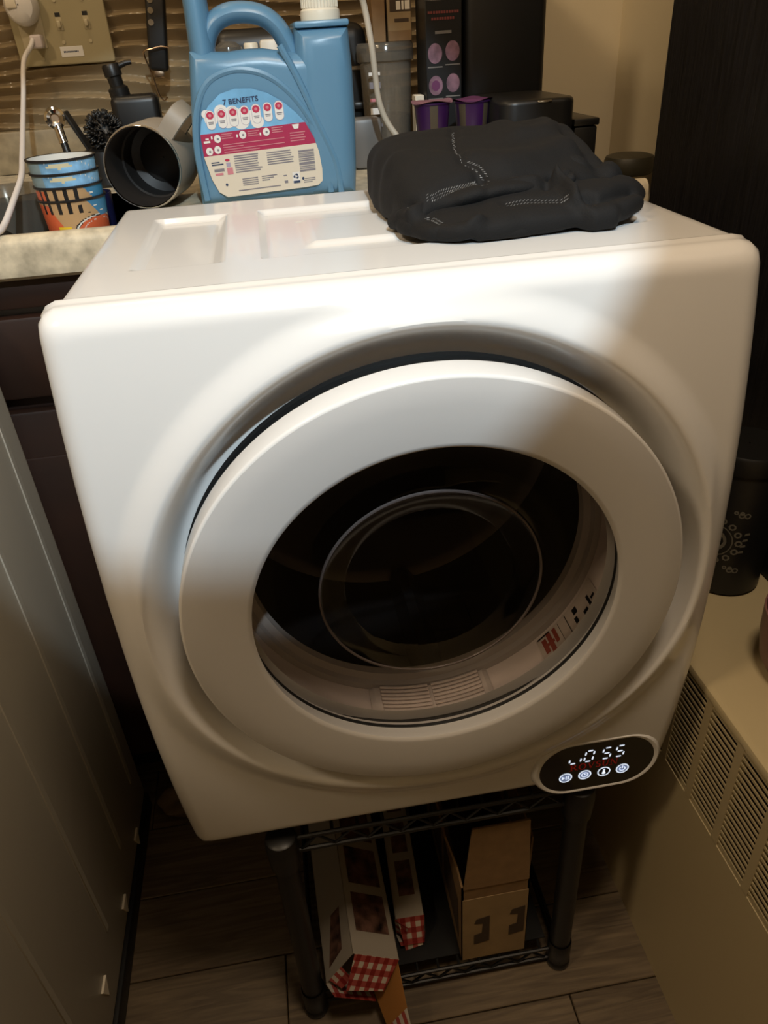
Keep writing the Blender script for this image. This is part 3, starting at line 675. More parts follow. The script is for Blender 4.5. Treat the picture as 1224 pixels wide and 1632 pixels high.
# right hand pillar, taller and deeper, with a collar
pil = [(.203, CZ + .001), (.199, 1.0), (.203, 1.05), (.206, 1.0925), (.2655, 1.0925), (.2670, 1.05), (.2665, 1.0), (.2640, .95), (.2610, CZ + .001)]
mb.curve2d([pil], JD + .004, .020, 'jug', X, 7)
mb.box((.2060, JY + .004, 1.0920), (.2660, JY + JD - .004, 1.0985), 'jug', .0025)
# spout column at left and the rounded grip
YC = JY + .034
mb.lathe([(.0135, 1.045), (.0142, 1.08), (.0132, 1.12), (.0125, 1.165), (.0110, 1.169), (.001, 1.1695)], 'jug', frame((.1035, YC, 0), (1, 0, 0), (0, 1.9, 0), (0, 0, 1)), 32)
hpts = spline([(.1045, YC, 1.062), (.109, YC, 1.086), (.119, YC, 1.1015), (.135, YC, 1.1095), (.155, YC, 1.1105), (.174, YC, 1.106), (.188, YC, 1.0955), (.197, YC, 1.080), (.207, YC, 1.055)], 6)
mb.tube([(v.x, v.y / 1.9, v.z) for v in hpts], [.0140] + [.0105] * (len(hpts) - 2) + [.0140], 'jug', 16, X=Matrix.Scale(1.9, 4, (0, 1, 0)))
# raised arch that frames the label
arch = spline([(x, z, 0) for x, z in ((.0835, .928), (.0815, .98), (.088, 1.02), (.104, 1.047), (.13, 1.0575), (.155, 1.056), (.178, 1.046), (.2, 1.025), (.218, .995), (.228, .965), (.230, .926))], 6)
mb.tube([(v.x, JY + .0022, v.y) for v in arch], .0042, 'jug', 8)
mb.tube([(v.x, JY + .0005, v.y) for v in spline([(.188, 1.078, 0), (.204, 1.045, 0), (.222, 1.0, 0), (.238, .96, 0), (.242, .925, 0)], 6)], .0040, 'jug', 8)
mb.build('jug_body', jg)
cpx = .2395
mb = MB().lathe([(.001, 1.127), (.0180, 1.127), (.0198, 1.125), (.0202, 1.110), (.0220, 1.1085), (.0226, 1.1045), (.0222, 1.0985), (.001, 1.0985)], 'cap', Matrix.Translation((cpx, JY + JD / 2, 0)), 40)
for i in range(36):
    a = 2 * PI * i / 36; mb.tube([(cpx + -.0 + .0202 * math.cos(a), JY + JD / 2 + .0202 * math.sin(a), z) for z in (1.111, 1.124)], .0007, 'cap', 5)
mb.build('cap', jg)
LY = JY - .0022
T = front(0, LY, 0)
def lx(px, py):   # label layout in crop units -> plane coords
    u = (px - 60) / 1100; v = (1085 - py) / 1000
    return (.0880 + u * .1335, .9305 + v * .1095)
outline = [(225, 1085), (150, 1030), (100, 900), (62, 690), (60, 470), (90, 350), (170, 220), (290, 120), (430, 82), (580, 90), (720, 140), (850, 225), (960, 330), (1040, 430), (1110, 580), (1145, 720), (1160, 880), (1155, 1000), (1110, 1040), (1000, 1052)]
def clipy(poly, ylo, yhi):
    def cl(P, f, c):
        o = []
        for i in range(len(P)):
            a, b = P[i], P[(i + 1) % len(P)]; fa, fb = f(a), f(b)
            if fa <= 0: o.append(a)
            if fa * fb < 0: t = fa / (fa - fb); o.append((a[0] + (b[0] - a[0]) * t, a[1] + (b[1] - a[1]) * t))
        return o
    sk = -.045
    P = cl(poly, lambda q: ylo - (q[1] - sk * (q[0] - 600)), 0); return cl(P, lambda q: (q[1] - sk * (q[0] - 600)) - yhi, 0)
mb = MB()
def lp(poly, m, z): mb.add([(*lx(*q), z) for q in poly], [tuple(range(len(poly)))[::-1]], m, False, T)
lp(clipy(outline, 0, 447), 'l_blue', 0); lp(clipy(outline, 447, 655), 'l_red', 0); lp(clipy(outline, 655, 1200), 'l_cream', 0)
lab(mb.build('label', jg), 'white, crimson and sky blue printed label')
lo = bpy.data.objects['label']
mb = MB()
def L_rect(x0, y0, x1, y1, m, z=.0003):
    s = -.045
    q = [(x0, y0 + s * (0)), (x1, y0 + s * (x1 - x0)), (x1, y1 + s * (x1 - x0)), (x0, y1)]
    mb.add([(*lx(*p_), z) for p_ in q], [(3, 2, 1, 0)], m, False, T)
def L_disc(cx, cy, r, m, z=.0003, ry=None): 
    ry = ry or r; k = 18; mb.add([(*lx(cx + r * math.cos(2 * PI * i / k), cy - ry * math.sin(2 * PI * i / k)), z) for i in range(k)], [tuple(range(k))], m, False, T)
def L_pill(cx, cy, w, h, m, z): 
    P = [(cx + w * math.cos(a), cy - (h - w) - w * math.sin(a)) for a in [PI * i / 10 for i in range(11)]] + [(cx - w * math.cos(a), cy + (h - w) + w * math.sin(a)) for a in [PI * i / 10 for i in range(11)]]
    mb.add([(*lx(*q), z) for q in P], [tuple(range(len(P)))], m, False, T)
for kz, (cx, cy, r) in enumerate(((140, 290, 40), (280, 275, 62), (380, 300, 70), (480, 310, 60), (560, 330, 50), (180, 340, 60), (330, 350, 80), (450, 370, 80), (600, 390, 60))): L_disc(cx, cy, r, 'l_white', .00015 + .00001 * kz)
for i in range(7):
    cx, cy = 175 + i * 106, 345 - i * 7
    L_pill(cx, cy, 42, 90, 'l_lilac', .00035); L_pill(cx, cy, 39, 86, 'l_white', .0004); L_disc(cx, cy - 42, 34, 'l_crim', .0006); L_disc(cx, cy - 42, 14, 'l_pink', .0007)
    L_rect(cx - 26, cy + 18, cx + 26, cy + 26, 'l_grey', .0006); L_rect(cx - 22, cy + 32, cx + 22, cy + 40, 'l_grey', .0006)
for cx, cy in ((210, 520), (447, 500), (668, 490), (120, 632), (197, 622)): L_disc(cx, cy, 32, 'l_white', .0004, 38); L_disc(cx + 4, cy + 2, 11, 'l_grey', .0005)
for x0, y0 in ((250, 478), (495, 470), (720, 455)):
    for k in range(3): L_rect(x0, y0 + k * 20, x0 + 105 - 16 * (k % 2), y0 + k * 20 + 9, 'l_pink')
L_rect(80, 535, 140, 555, 'l_white'); L_rect(100, 510, 130, 524, 'l_white')
for cx in (160, 395, 612): L_rect(cx - 8, 492, cx + 6, 520, 'l_white')
for k, (x0, x1) in enumerate(((250, 830), (250, 440), (255, 830), (255, 590))): L_rect(x0, 578 + k * 23, x1, 586 + k * 23, 'l_pink')
for k in range(4): L_rect(885, 515 + k * 25, 1030 - (k % 2) * 12, 525 + k * 25, 'l_pink')
lp([(912, 442), (980, 438), (970, 480), (930, 484)], 'l_white', .0004)
random.seed(5)
for k in range(8): L_rect(335, 690 + k * 22, 590 - random.random() * 40, 701 + k * 22, 'l_grey')
for k in range(6): L_rect(645, 683 + k * 22, 900 - random.random() * 30, 693 + k * 22, 'l_grey')
for k in range(4): L_rect(385, 915 + k * 20, 535, 924 + k * 20, 'l_grey')
for k in range(3): L_rect(572, 905 + k * 19, 720 - 36 * k, 914 + k * 19, 'l_grey')
L_rect(335, 1026, 745, 1036, 'l_grey')
for k, (h, g) in enumerate(((18, 8), (10, 6), (8, 6), (14, 8), (10, 6), (12, 10), (26, 10), (10, 8), (10, 8), (18, 4))):
    y_ = 690 + sum((18, 10, 8, 14, 10, 12, 26, 10, 10, 18)[:k]) + sum((8, 6, 6, 8, 6, 10, 10, 8, 8, 4)[:k]); L_rect(945, y_, 1095, y_ + h, 'l_grey')
L_rect(118, 738, 195, 748, 'l_dark'); L_rect(120, 758, 230, 770, 'l_dark'); L_rect(135, 805, 230, 832, 'l_grey'); L_rect(140, 846, 215, 868, 'l_pink')
L_disc(270, 725, 22, 'l_crim', ry=13); L_rect(255, 750, 295, 790, 'l_lilac'); L_rect(255, 800, 310, 866, 'l_pink')
L_rect(868, 895, 938, 1005, 'l_white'); L_rect(872, 980, 936, 1003, 'l_dark', .0005)
for a in (90, 210, 330):
    a = math.radians(a); c_, s_ = math.cos(a), math.sin(a); P = [(-16, 10), (-4, 28), (10, 26), (20, 8), (8, 10)]
    lp([(902 + x * c_ - yv * s_, 935 + x * s_ + yv * c_) for x, yv in P], 'l_dark', .0006)
for cx, cy in ((232, 962), (968, 962)): L_disc(cx, cy, 12, 'l_dark', ry=14)
L_rect(780, 915, 812, 925, 'l_grey'); L_rect(785, 970, 818, 995, 'l_grey')
for k in range(3): L_rect(985 - 15 * (k > 0), 962 + k * 18, 1085 - 30 * (k == 2), 969 + k * 18, 'l_grey')
mb.text('7 BENEFITS', .0072, 'l_dark', T @ Matrix.Translation((*lx(470, 190), .0006)) @ Matrix.Rotation(.045, 4, 'Z'), sx=1.12)
mb.build('label_print', lo)

# ---- nested printed party cups
def cup_mat(th, z, art):
    # th: degrees, 0 faces the viewer, positive to the right; z 0..1 from base to rim
    if z > .975: return 'c_blk'
    if art == 'sky':
        if th < -42: return 'c_grey'
        if -30 < th < 18 and z < .915 and (th + 6) ** 2 / 500 + (z - .85) ** 2 / .0032 < 1: return 'c_cream'
        if abs((th + 25) * .006 + (z - .9)) < .006 and th < 0: return 'c_wht'
        if abs((th - 32) * .006 + (z - .9)) < .005: return 'c_wht'
        return 'c_sky'
    for k, s in enumerate((-62, -48, -30, -12, 6)):
        top = .97 if art == 'main' and k < 4 or art == 'band' else .86
        if s < th < s + (6 if k < 2 else 7) and .66 - .02 * k * 0 < z < top: return 'c_blk'
    edge = 50 - (z - .5) * 62
    if th > edge:
        for st, sz in ((38, .80), (52, .66)):
            d = abs(th - st) / 5 + abs(z - sz) / .022
            if d < 1: return 'c_wht'
        if z > .52: return 'c_blue'
    d2 = ((th - 45) / 52) ** 2 + ((z - .22) / .36) ** 2
    if d2 < 1.10 and th > -12:
        if d2 > 1.0 or .82 < d2 < .86: return 'c_blk'
        if d2 > .86: return 'c_wht'
        if .50 < d2 < .54: return 'c_wht'
        return 'c_org'
    if -40 < th < -14 and z < .36:
        return 'c_blk' if ((th + 28) / 6) ** 2 + ((z - .24) / .045) ** 2 < 1 else 'c_yel'
    if th < -38 + (z - .6) * -40 and z < .9: return 'c_org'
    if (th - 24) ** 2 / 9 + (z - .66) ** 2 / .0004 < 1: return 'c_blk'
    return 'c_tan'
def cup(cx, cy, zb, art, h=.118, rt=.0352, rb=.0262):
    mb = MB(); n, k = (300, 100) if art == 'main' else (200, 60)
    face = math.atan2(-.4965 - cy, .152 - cx)
    P = lambda i, j: (cx + (rb + (rt - rb) * j / k) * math.cos(face + 2 * PI * i / n), cy + (rb + (rt - rb) * j / k) * math.sin(face + 2 * PI * i / n), zb + h * j / k)
    for i in range(n):
        th = (i + .5) / n * 360; th = th - 360 if th > 180 else th
        for j in range(k):
            mb.add([P(i, j), P(i + 1, j), P(i + 1, j + 1), P(i, j + 1)], [(0, 1, 2, 3)], cup_mat(th, 1 - (1 - (j + .5) / k) * 2.75, art), True)
    mb.lathe([(rb - .0004, .0025), (rb - .0008, .004), (rt - .0012, h - .0004)], 'c_wht', Matrix.Translation((cx, cy, zb)), 60)
    mb.lathe([(rt - .0012, h), (rt + .0012, h), (rt + .0014, h - .0013), (rt + .0008, h - .0024), (rt - .0001, h - .0024)], 'c_blk', Matrix.Translation((cx, cy, zb)), 60)
    mb.lathe([(.0005, .0025), (rb - .0002, .0025)], 'c_wht', Matrix.Translation((cx, cy, zb)), 40)
    return mb.build('party_cup', org=(cx, cy, zb))
CXc, CYc = -.0605, .4345
for k, (art, nm) in enumerate((('main', 'printed plastic party cup at the bottom of the nested stack, orange and tan with stripes'), ('band', 'printed plastic cup second from bottom in the nested stack, tan with stripes'), ('sky', 'printed plastic cup third from bottom in the nested stack, cream dome on blue'), ('sky2', 'topmost printed plastic cup of the nested stack, cloudy blue rim'))):
    art = 'sky' if art == 'sky' else art
    c = cup(CXc - .0005 * k, CYc, SZB + .001 + .0132 * k, 'sky' if art == 'sky2' else art); tag(c, nm, 'cup', 'nested party cups beside the dryer')

# ---- travel mug lying on its side, mouth to the viewer
tm = thing('travel_mug', 'taupe insulated mug lying on its side with steel inside', 'mug', (.02, .53, CZ))
ax = Vector((.18, 1, 0)).normalized(); mo = Vector((.0140, .487, .9664))
u_ = Vector((0, 0, 1)); xx_ = u_.cross(ax).normalized(); yy_ = ax.cross(xx_)
XM = frame(mo, xx_, yy_, ax)
MB().lathe([(.0430, .0010), (.0445, .0), (.0455, .003), (.0455, .085), (.0440, .098), (.038, .104), (.001, .104)], 'mug', XM, 64).build('mug_shell', tm)
MB().lathe([(.0440, .0002), (.0428, .0012), (.0418, .006), (.0415, .055), (.0395, .057), (.0395, .088), (.030, .093), (.027, .091), (.001, .091)], 'steel', XM, 64).build('inner_liner', tm)
MB().lathe([(.0425, .0010), (.0435, -.0008), (.0450, .0008), (.0452, .0024)], 'chrome', XM, 64).build('rim', tm)
dh = (Matrix.Rotation(math.radians(43), 4, ax) @ u_).normalized()
hp = [mo + ax * .014 + dh * .044, mo + ax * .014 + dh * .060, mo + ax * .020 + dh * .072, mo + ax * .034 + dh * .0765, mo + ax * .056 + dh * .0765, mo + ax * .070 + dh * .071, mo + ax * .077 + dh * .058, mo + ax * .077 + dh * .044]
side = ax.cross(dh).normalized(); hs = spline(hp, 6); vs = []; fs = []
for i, q in enumerate(hs):
    tng = (hs[min(i + 1, len(hs) - 1)] - hs[max(i - 1, 0)]).normalized(); nn = tng.cross(side)
    for a_, b_ in ((-.0095, -.002), (.0095, -.002), (.0105, 0), (.0095, .002), (-.0095, .002), (-.0105, 0)): vs.append(q + side * a_ + nn * b_)
for i in range(len(hs) - 1):
    for j in range(6): fs.append((i * 6 + j, i * 6 + (j + 1) % 6, (i + 1) * 6 + (j + 1) % 6, (i + 1) * 6 + j))
MB().add(vs, fs, 'mug', True).build('handle', tm)

# ---- navy bowl, black objects at left, grey tub
tag(MB().lathe([(.001, 0), (.028, 0), (.031, .002), (.0355, .108), (.034, .108), (.030, .006), (.001, .005)], 'navy', Matrix.Translation((-.068, .514, SZB + .0005)), 48).build('navy_tumbler', org=(-.068, .514, SZB)), 'navy blue plastic tumbler between the printed cups and the mug', 'tumbler')
bk = thing('black_gadget', 'black handheld gadget with pale grey end, propped left of the cups', 'gadget', (-.125, .43, CZ))
T = Matrix.Translation((-.150, .432, CZ - .012)) @ Matrix.Rotation(math.radians(38), 4, 'Y')
MB().box((-.036, -.022, -.012), (.050, .022, .012), 'black', .006, 3, T).build('gadget_body', bk)
MB().box((-.052, -.0225, -.0125), (-.036, .0225, .0125), 'white', .004, 3, T).build('end_cap', bk)
MB().box((-.03, -.0235, -.004), (.044, -.0222, .004), 'darkgap', .001, 1, T).build('groove', bk)
gt = tag(MB().lathe([(.001, 0), (.050, 0), (.053, .002), (.062, .112), (.0635, .114), (.061, .113), (.052, .004), (.001, .003)], 'clearg', Matrix.Translation((-.165, .555, SZB + .0005)), 48).build('grey_tub', org=(-.165, .555, SZB)), 'smoky translucent plastic tub behind the black gadget', 'tub')
# ---- chrome-ended utensil behind the cups
ut = thing('ladle_handle', 'chrome ring-ended utensil with a black shaft leaning behind the cups', 'utensil', (-.085, .585, CZ))
pd = Vector((-.0985, .620, 1.016)); pe = Vector((-.070, .575, .850))
d_ = (pe - pd).normalized(); vw = (cam.location - pd).normalized()
XU = frame(pd, *(lambda z: (lambda x: (x, z.cross(x), z))(Vector((0, 0, 1)).cross(z).normalized()))(vw))
MB().lathe([(.0045, .002), (.006, .006), (.0095, .007), (.0125, .004), (.0130, -.004), (.008, -.010), (.001, -.011)], 'chrome', XU, 32).disc(0, 0, .0046, 'copper', .0015, XU).build('ring_end', ut)
MB().tube([pd + d_ * .009, pd + d_ * .030], .0055, 'chrome', 12).build('ferrule', ut)
MB().tube([pd + d_ * .030, pe], .0045, 'black', 10).build('shaft', ut)
MB().box((0, -.012, -.002), (.050, .012, .002), 'black', .001, 1, Matrix.Translation(pd + Vector((.011, .012, .006))) @ Matrix.Rotation(math.radians(66), 4, 'Y')).build('guard', ut)
# ---- pump bottle, scrub brush
pb = thing('pump_bottle', 'matte black soap pump bottle against the backsplash', 'bottle', (-.02, .80, CZ))
T = Matrix.Translation((-.020, .80, CZ + .0008)) @ Matrix.Rotation(.05, 4, 'Z')
MB().box((-.034, -.024, 0), (.034, .024, .108), 'black', .010, 4, T).build('bottle_body', pb)
T2 = T @ Matrix.Translation((-.004, 0, 0)) @ Matrix.Rotation(math.radians(-8), 4, 'Y')
MB().lathe([(.0135, .100), (.0145, .106), (.0145, .118), (.010, .121), (.0105, .132), (.0125, .134), (.0125, .146), (.011, .149), (.001, .149)], 'black', T2, 28).build('pump_head', pb)
MB().tube([T2 @ Vector(v) for v in ((.005, 0, .143), (.022, 0, .146), (.030, 0, .1455))], [.0045, .0035, .003], 'black', 10).build('nozzle', pb)
sb = thing('scrub_brush', 'round black bristly scrub brush on a black stand beside the pump bottle', 'brush', (-.064, .725, CZ))
MB().lathe([(.001, 0), (.030, 0), (.033, .003), (.028, .045), (.020, .048), (.001, .048)], 'black', Matrix.Translation((-.068, .725, CZ + .0008)), 36).build('stand', sb)
mb = MB(); random.seed(11)
c0 = Vector((-.060, .725, CZ + .068))
for k in range(420):
    v = Vector((random.gauss(0, 1), random.gauss(0, 1), random.gauss(0, 1))).normalized()
    mb.tube([c0 + v * .018, c0 + v * (.027 + random.random() * .003)], .0014, 'black', 4)
o = mb.build('bristles', sb, autosmooth=False); o['kind'] = 'stuff'
MB().lathe([(.001, -.022), (.012, -.018), (.021, 0), (.012, .018), (.001, .022)], 'black', Matrix.Translation(c0), 24).build('brush_head', sb)
# ---- knife hanging on the wall side
kn = thing('kitchen_knife', 'black riveted-handle kitchen knife hanging in front of the backsplash', 'knife', (.03, .86, 1.04))
p0, p1 = Vector((.0300, .88, 1.158)), Vector((.0145, .88, 1.054))
dv = (p1 - p0).normalized(); sd = Vector((1, 0, 0)); sd = (sd - dv * sd.dot(dv)).normalized()
XK = frame(p0, sd, dv, sd.cross(dv))
MB().box((-.0145, 0, -.009), (.0145, (p1 - p0).length, .009), 'black', .005, 3, XK).build('handle', kn)
for q in (.015, .028, .043): MB().cyl((-.007, q, -.0102), (-.007, q, .0102), .0042, 'silver', X=XK).build('rivet', kn)
MB().box((-.008, (p1 - p0).length - .002, -.004), (.008, (p1 - p0).length + .009, .004), 'copper', .002, 2, XK).build('butt', kn)
MB().prism([(-.013, 0), (.013, 0), (.014, -.15), (-.004, -.19), (-.013, -.16)], -.001, .001, 'steel', XK).build('blade', kn)
hk = thing('wire_hook', 'thin copper wire hook looped round the knife handle', 'hook', (.0, .87, 1.05))
MB().tube(spline([(.036, .866, 1.083), (.026, .863, 1.0855), (.010, .863, 1.083), (-.001, .867, 1.081), (-.003, .878, 1.074), (.003, .885, 1.046), (.007, .888, 1.022), (.013, .890, 1.014), (.019, .888, 1.018)], 6), .0013, 'copper', 8).build('wire', hk)
# ---- switch plate, night light, plug
sp = thing('switch_plate', 'ivory wall plate with two toggle switches, an outlet and a white sticker', 'switch plate', (-.125, YB, 1.1))
PYp = YB - .018
T = front(0, PYp, 0); TT = T @ Matrix.Translation((-.1255, 1.1265, 0)) @ Matrix.Rotation(.0, 4, 'Z')
MB().curve2d([rrect(-.0715, -.0565, .0715, .0565, .004)], .006, .0022, 'ivory', TT, 3).box((-.069, -.054, -.016), (.069, .054, -.002), 'ivory', 0, X=TT).build('plate', sp)
for sx in (.000, .0405):
    MB().box((sx - .0045, -.012, .0022), (sx + .0045, .012, .0035), 'ivory2', .0006, 1, TT).box((sx - .0028, -.008, .003), (sx + .0028, .001, .0105), 'ivory2', .0015, 2, TT).box((sx - .004, .006, .0030), (sx + .004, .0115, .0038), 'darkgap', 0, X=TT).build('toggle', sp)
    for sz in (.027, -.027): MB().cyl((sx, sz, .002), (sx, sz, .0042), .0026, 'ivory2', X=TT).build('screw', sp)
MB().box((-.061, -.0335, .0022), (-.0245, .0335, .0045), 'ivory2', .001, 1, TT).build('outlet', sp)
MB().cyl((-.036, -.047, .002), (-.036, -.047, .0042), .0026, 'ivory', X=TT).build('screw', sp)
o = MB().box((-.008, -.0465, .003), (.026, -.0325, .0036), 'l_white', .0003, 1, TT)
for k in range(11): o.rect(-.0035 + k * .0021, -.0406, -.0035 + k * .0021 + .0015, -.0384, 'l_dark', .0038, TT)
o.build('sticker', sp)
nl = thing('night_light', 'small white plug-in night light at top of the wall plate', 'night light', (-.178, PYp - .02, 1.15))
XN = TT @ Matrix.Translation((-.0460, .0225, .0045))
mb = MB().lathe([(.0235, 0), (.0240, .006), (.0225, .020), (.019, .026), (.010, .0295), (.001, .030)], 'white', XN @ Matrix.Scale(1.12, 4, (0, 1, 0)), 40); mb.build('shell', nl)
MB().box((-.0175, -.004, .024), (-.002, .009, .0325), 'cap', .002, 2, XN).build('rocker', nl)
ch = thing('charger_cord', 'white charger plug and cord hanging from the outlet down over the worktop', 'cord', (-.165, .9, CZ))
MB().box((-.0445, -.033, .0047), (-.027, -.015, .026), 'lavender', .003, 3, TT).build('plug', ch)
cpts = [TT @ Vector((-.0400, -.021, .024)), TT @ Vector((-.0445, -.030, .030)), (-.184, .895, 1.078), (-.181, .83, 1.038), (-.168, .73, 1.004), (-.151, .62, .975), (-.137, .54, .961), (-.130, .46, .947), (-.129, .40, .9325), (-.131, .374, .9297), (-.150, .359, .9265), (-.185, .352, .905), (-.225, .354, .875), (-.25, .358, .872)]
MB().tube(spline(cpts, 8), .0036, 'cordw', 10).build('cord', ch)
# ---- beige cord hanging right of the jug
tag(MB().tube(spline([(.285, .585, 1.20), (.292, .59, 1.14), (.301, .60, 1.113), (.307, .60, 1.075), (.310, .60, 1.04), (.313, .60, 1.01), (.322, .60, .985), (.338, .595, .962), (.36, .585, .935), (.385, .57, .9245)], 8), .0040, 'cordb', 10).build('appliance_cord', org=(.385, .57, CZ)), 'thick beige power cord hanging down right of the blue jug', 'cord')
# ---- clear lidded canister with cartons on it
cc = thing('clear_canister', 'clear plastic lidded canister behind the beige cord', 'canister', (.375, .72, CZ))
X = Matrix.Translation((.345, .735, CZ + .0005))
MB().lathe([(.001, .002), (.030, .002), (.033, .006), (.037, .140), (.0362, .140), (.032, .008), (.001, .004)], 'clear', X, 40).build('wall', cc)
MB().lathe([(.0375, .128), (.0405, .130), (.0405, .148), (.038, .152), (.001, .152), (.001, .150), (.0365, .149), (.0375, .146)], 'clearg', X, 40).build('lid', cc)
MB().lathe([(.001, .005), (.029, .005), (.0325, .062), (.001, .066)], mat('brown_contents', (.07, .045, .03), .8, var=.5, scale=200), X, 32).build('contents', cc)
mb = MB()
for k in range(5): mb.rect(-.030, .05 + .016 * k, -.014, .054 + .016 * k + .004 * (k % 2), ('l_grey', 'l_white', 'l_pink')[k % 3], .0, frame((.345, .735 - .0375, CZ), (1, 0, 0), (0, 0, 1), (0, -1, 0)))
mb.build('label_print', cc)
for k, (x0, x1, dy, mt, lb) in enumerate(((.326, .3445, 0, 'kraft', 'narrow tan carton standing on the clear canister, left of two'), (.3475, .3815, .004, 'kraftl', 'wider tan carton with pale lettering on the clear canister, right of two'))):
    b = MB().box((x0, .712 + dy, CZ + .1531), (x1, .752 + dy, CZ + .243), mt, .001, 1)
    T = front(x0, .712 + dy - .0004, CZ + .153)
    b.rect(.001, .0, x1 - x0 - .001, .012, 'kraft', 0, T)
    if k:
        for q, w_ in ((.013, .006), (.0205, .003), (.025, .007)): b.rect(q, .036, q + w_, .046, 'l_cream', .0002, T)
        b.rect(.004, .034, .0335, .049, 'kraftd', .0001, T); b.rect(.010, .022, .030, .026, 'kraftd', .0001, T)
    tag(b.build('tan_carton', org=((x0 + x1) / 2, .73, CZ + .153)), lb, 'carton', 'cartons on the clear canister')
# ---- black printed pod box
px = thing('pod_box', 'tall black carton with four mauve round pictures, behind the purple pods', 'box', (.413, .69, CZ))
MB().box((.388, .655, CZ + .0006), (.4375, .72, 1.19), 'black', .001, 1).build('carton_body', px)
mb = MB(); T = front(.388, .6544, CZ) @ Matrix.Scale(.925, 4, (1, 0, 0))
for q, (cx, cz, r) in enumerate(((.0135, .136, .0105), (.0395, .138, .0105), (.0140, .0985, .0105), (.0400, .1005, .0100))):
    mb.disc(cx, cz, r, 'pinkdot', 0, T, 24, r * 1.12)
    if q == 2: mb.disc(cx, cz, r * .6, 'foil2', .0002, T, 20)
    mb.rect(cx - .011, cz - .0165, cx + .011, cz - .0150, 'greytxt', 0, T)
mb.rect(.014, .158, .038, .1615, 'greytxt', 0, T)
for k in range(12): mb.rect(.004 + k * .0038, .1805, .0068 + k * .0038, .1835, 'redtxt', 0, T)
for k in range(9): mb.rect(.009 + k * .0038, .1735, .0118 + k * .0038, .1765, 'redtxt', 0, T)
mb.rect(0.0003, .195, .053, .1955, 'greytxt', 0, T)
mb.build('front_print', px)
tag(MB().box((.374, .665, CZ + .0006), (.3865, .69, 1.008), 'cap', .001, 1).build('cream_carton', org=(.380, .678, CZ)), 'small cream carton squeezed between canister and black carton', 'carton')
# ---- purple single serve pods
def pod(cx, cy, zt, fm, rotz):
    r = bpy.data.objects.new('dessert_pod', None); COL.objects.link(r); r.location = (cx, cy, zt)
    X = Matrix.Translation((cx, cy, zt)) @ Matrix.Rotation(rotz, 4, 'Z')
    mb = MB(); pr = [(.0005, -.052), (.0170, -.052), (.0185, -.050), (.0225, -.003), (.0240, -.002), (.0240, 0)]
    n = 40
    for j in range(len(pr) - 1):
        for i in range(n):
            a0, a1 = 2 * PI * i / n, 2 * PI * (i + 1) / n
            c = 'podw' if (2 <= j <= 2 and (i % 10) in (6, 7, 8)) else 'pod'
            mb.add([X @ Vector((pr[q][0] * math.cos(a), pr[q][0] * math.sin(a), pr[q][1])) for q, a in ((j, a0), (j, a1), (j + 1, a1), (j + 1, a0))], [(0, 1, 2, 3)], c, True)
    mb.build('pod_cup', r)
    mb = MB()
    def fo(u, v):
        a = 2 * PI * u; q = .0265 * v; return X @ Vector((q * math.cos(a) * (1 + .06 * (math.cos(a - .2) > .9) * v), q * math.sin(a), .0008 + .0018 * v ** 4 * math.sin(3 * a + 1) + (.0012 if v < .8 else 0)))
    mb.grid(lambda u, v: fo(u, max(v, .01)), 48, 8, fm, closeu=True); mb.build('foil_lid', r)
    return r
tag(pod(.3760, .565, .9755 + .030, 'foil', .3), 'purple dessert pod with pale pink foil lid, left of the pair', 'pod', 'purple dessert pods')
tag(pod(.4310, .575, .9755 + .0285, 'foil2', 1.1), 'purple dessert pod with mauve foil lid, right of the pair', 'pod', 'purple dessert pods')
st_ = tag(MB().box((.345, .545, CZ + .0006), (.462, .600, .9505), 'black', .004, 2).build('black_tray', org=(.40, .57, CZ)), 'low black tray box supporting the purple pods', 'tray')
# ---- black coffee brewer
cb = thing('coffee_brewer', 'black single-cup coffee brewer in the dark corner', 'coffee maker', (.57, .80, CZ))
MB().box((.4425, .655, CZ + .0006), (.556, .93, 1.21), 'black', .012, 3).build('brewer_body', cb)
MB().curve2d([rrect(-.050, -.050, .046, .103, .02)], .084, .006, 'black', frame((.500, .550, .9627), (1, 0, 0), (0, 1, 0), (0, 0, 1)), 4).build('drip_tray', cb)
MB().box((.494, .4985, 1.0005), (.512, .502, 1.003), 'silver', .001, 1).build('badge', cb)
bx_ = thing('black_box', 'small black lidded box at the right end of the worktop', 'box', (.565, .56, CZ))
MB().box((.549, .515, CZ + .0006), (.580, .60, .969), 'black', .003, 2).build('box_body', bx_)
MB().box((.5475, .513, .9695), (.5815, .602, .978), 'black', .002, 2).build('lid', bx_)
MB_ = MB().lathe([(.001, -.015), (.036, -.0145), (.0395, -.010), (.0400, .006), (.0375, .0125), (.030, .0150), (.001, .0155)], 'olive', Matrix.Translation((.7495, .775, .879)), 56)
tag(MB_.build('wall_knob', org=(XR, .775, .88)), 'round dark olive knob fixed to the beige wall, left of the black cabinet', 'knob')
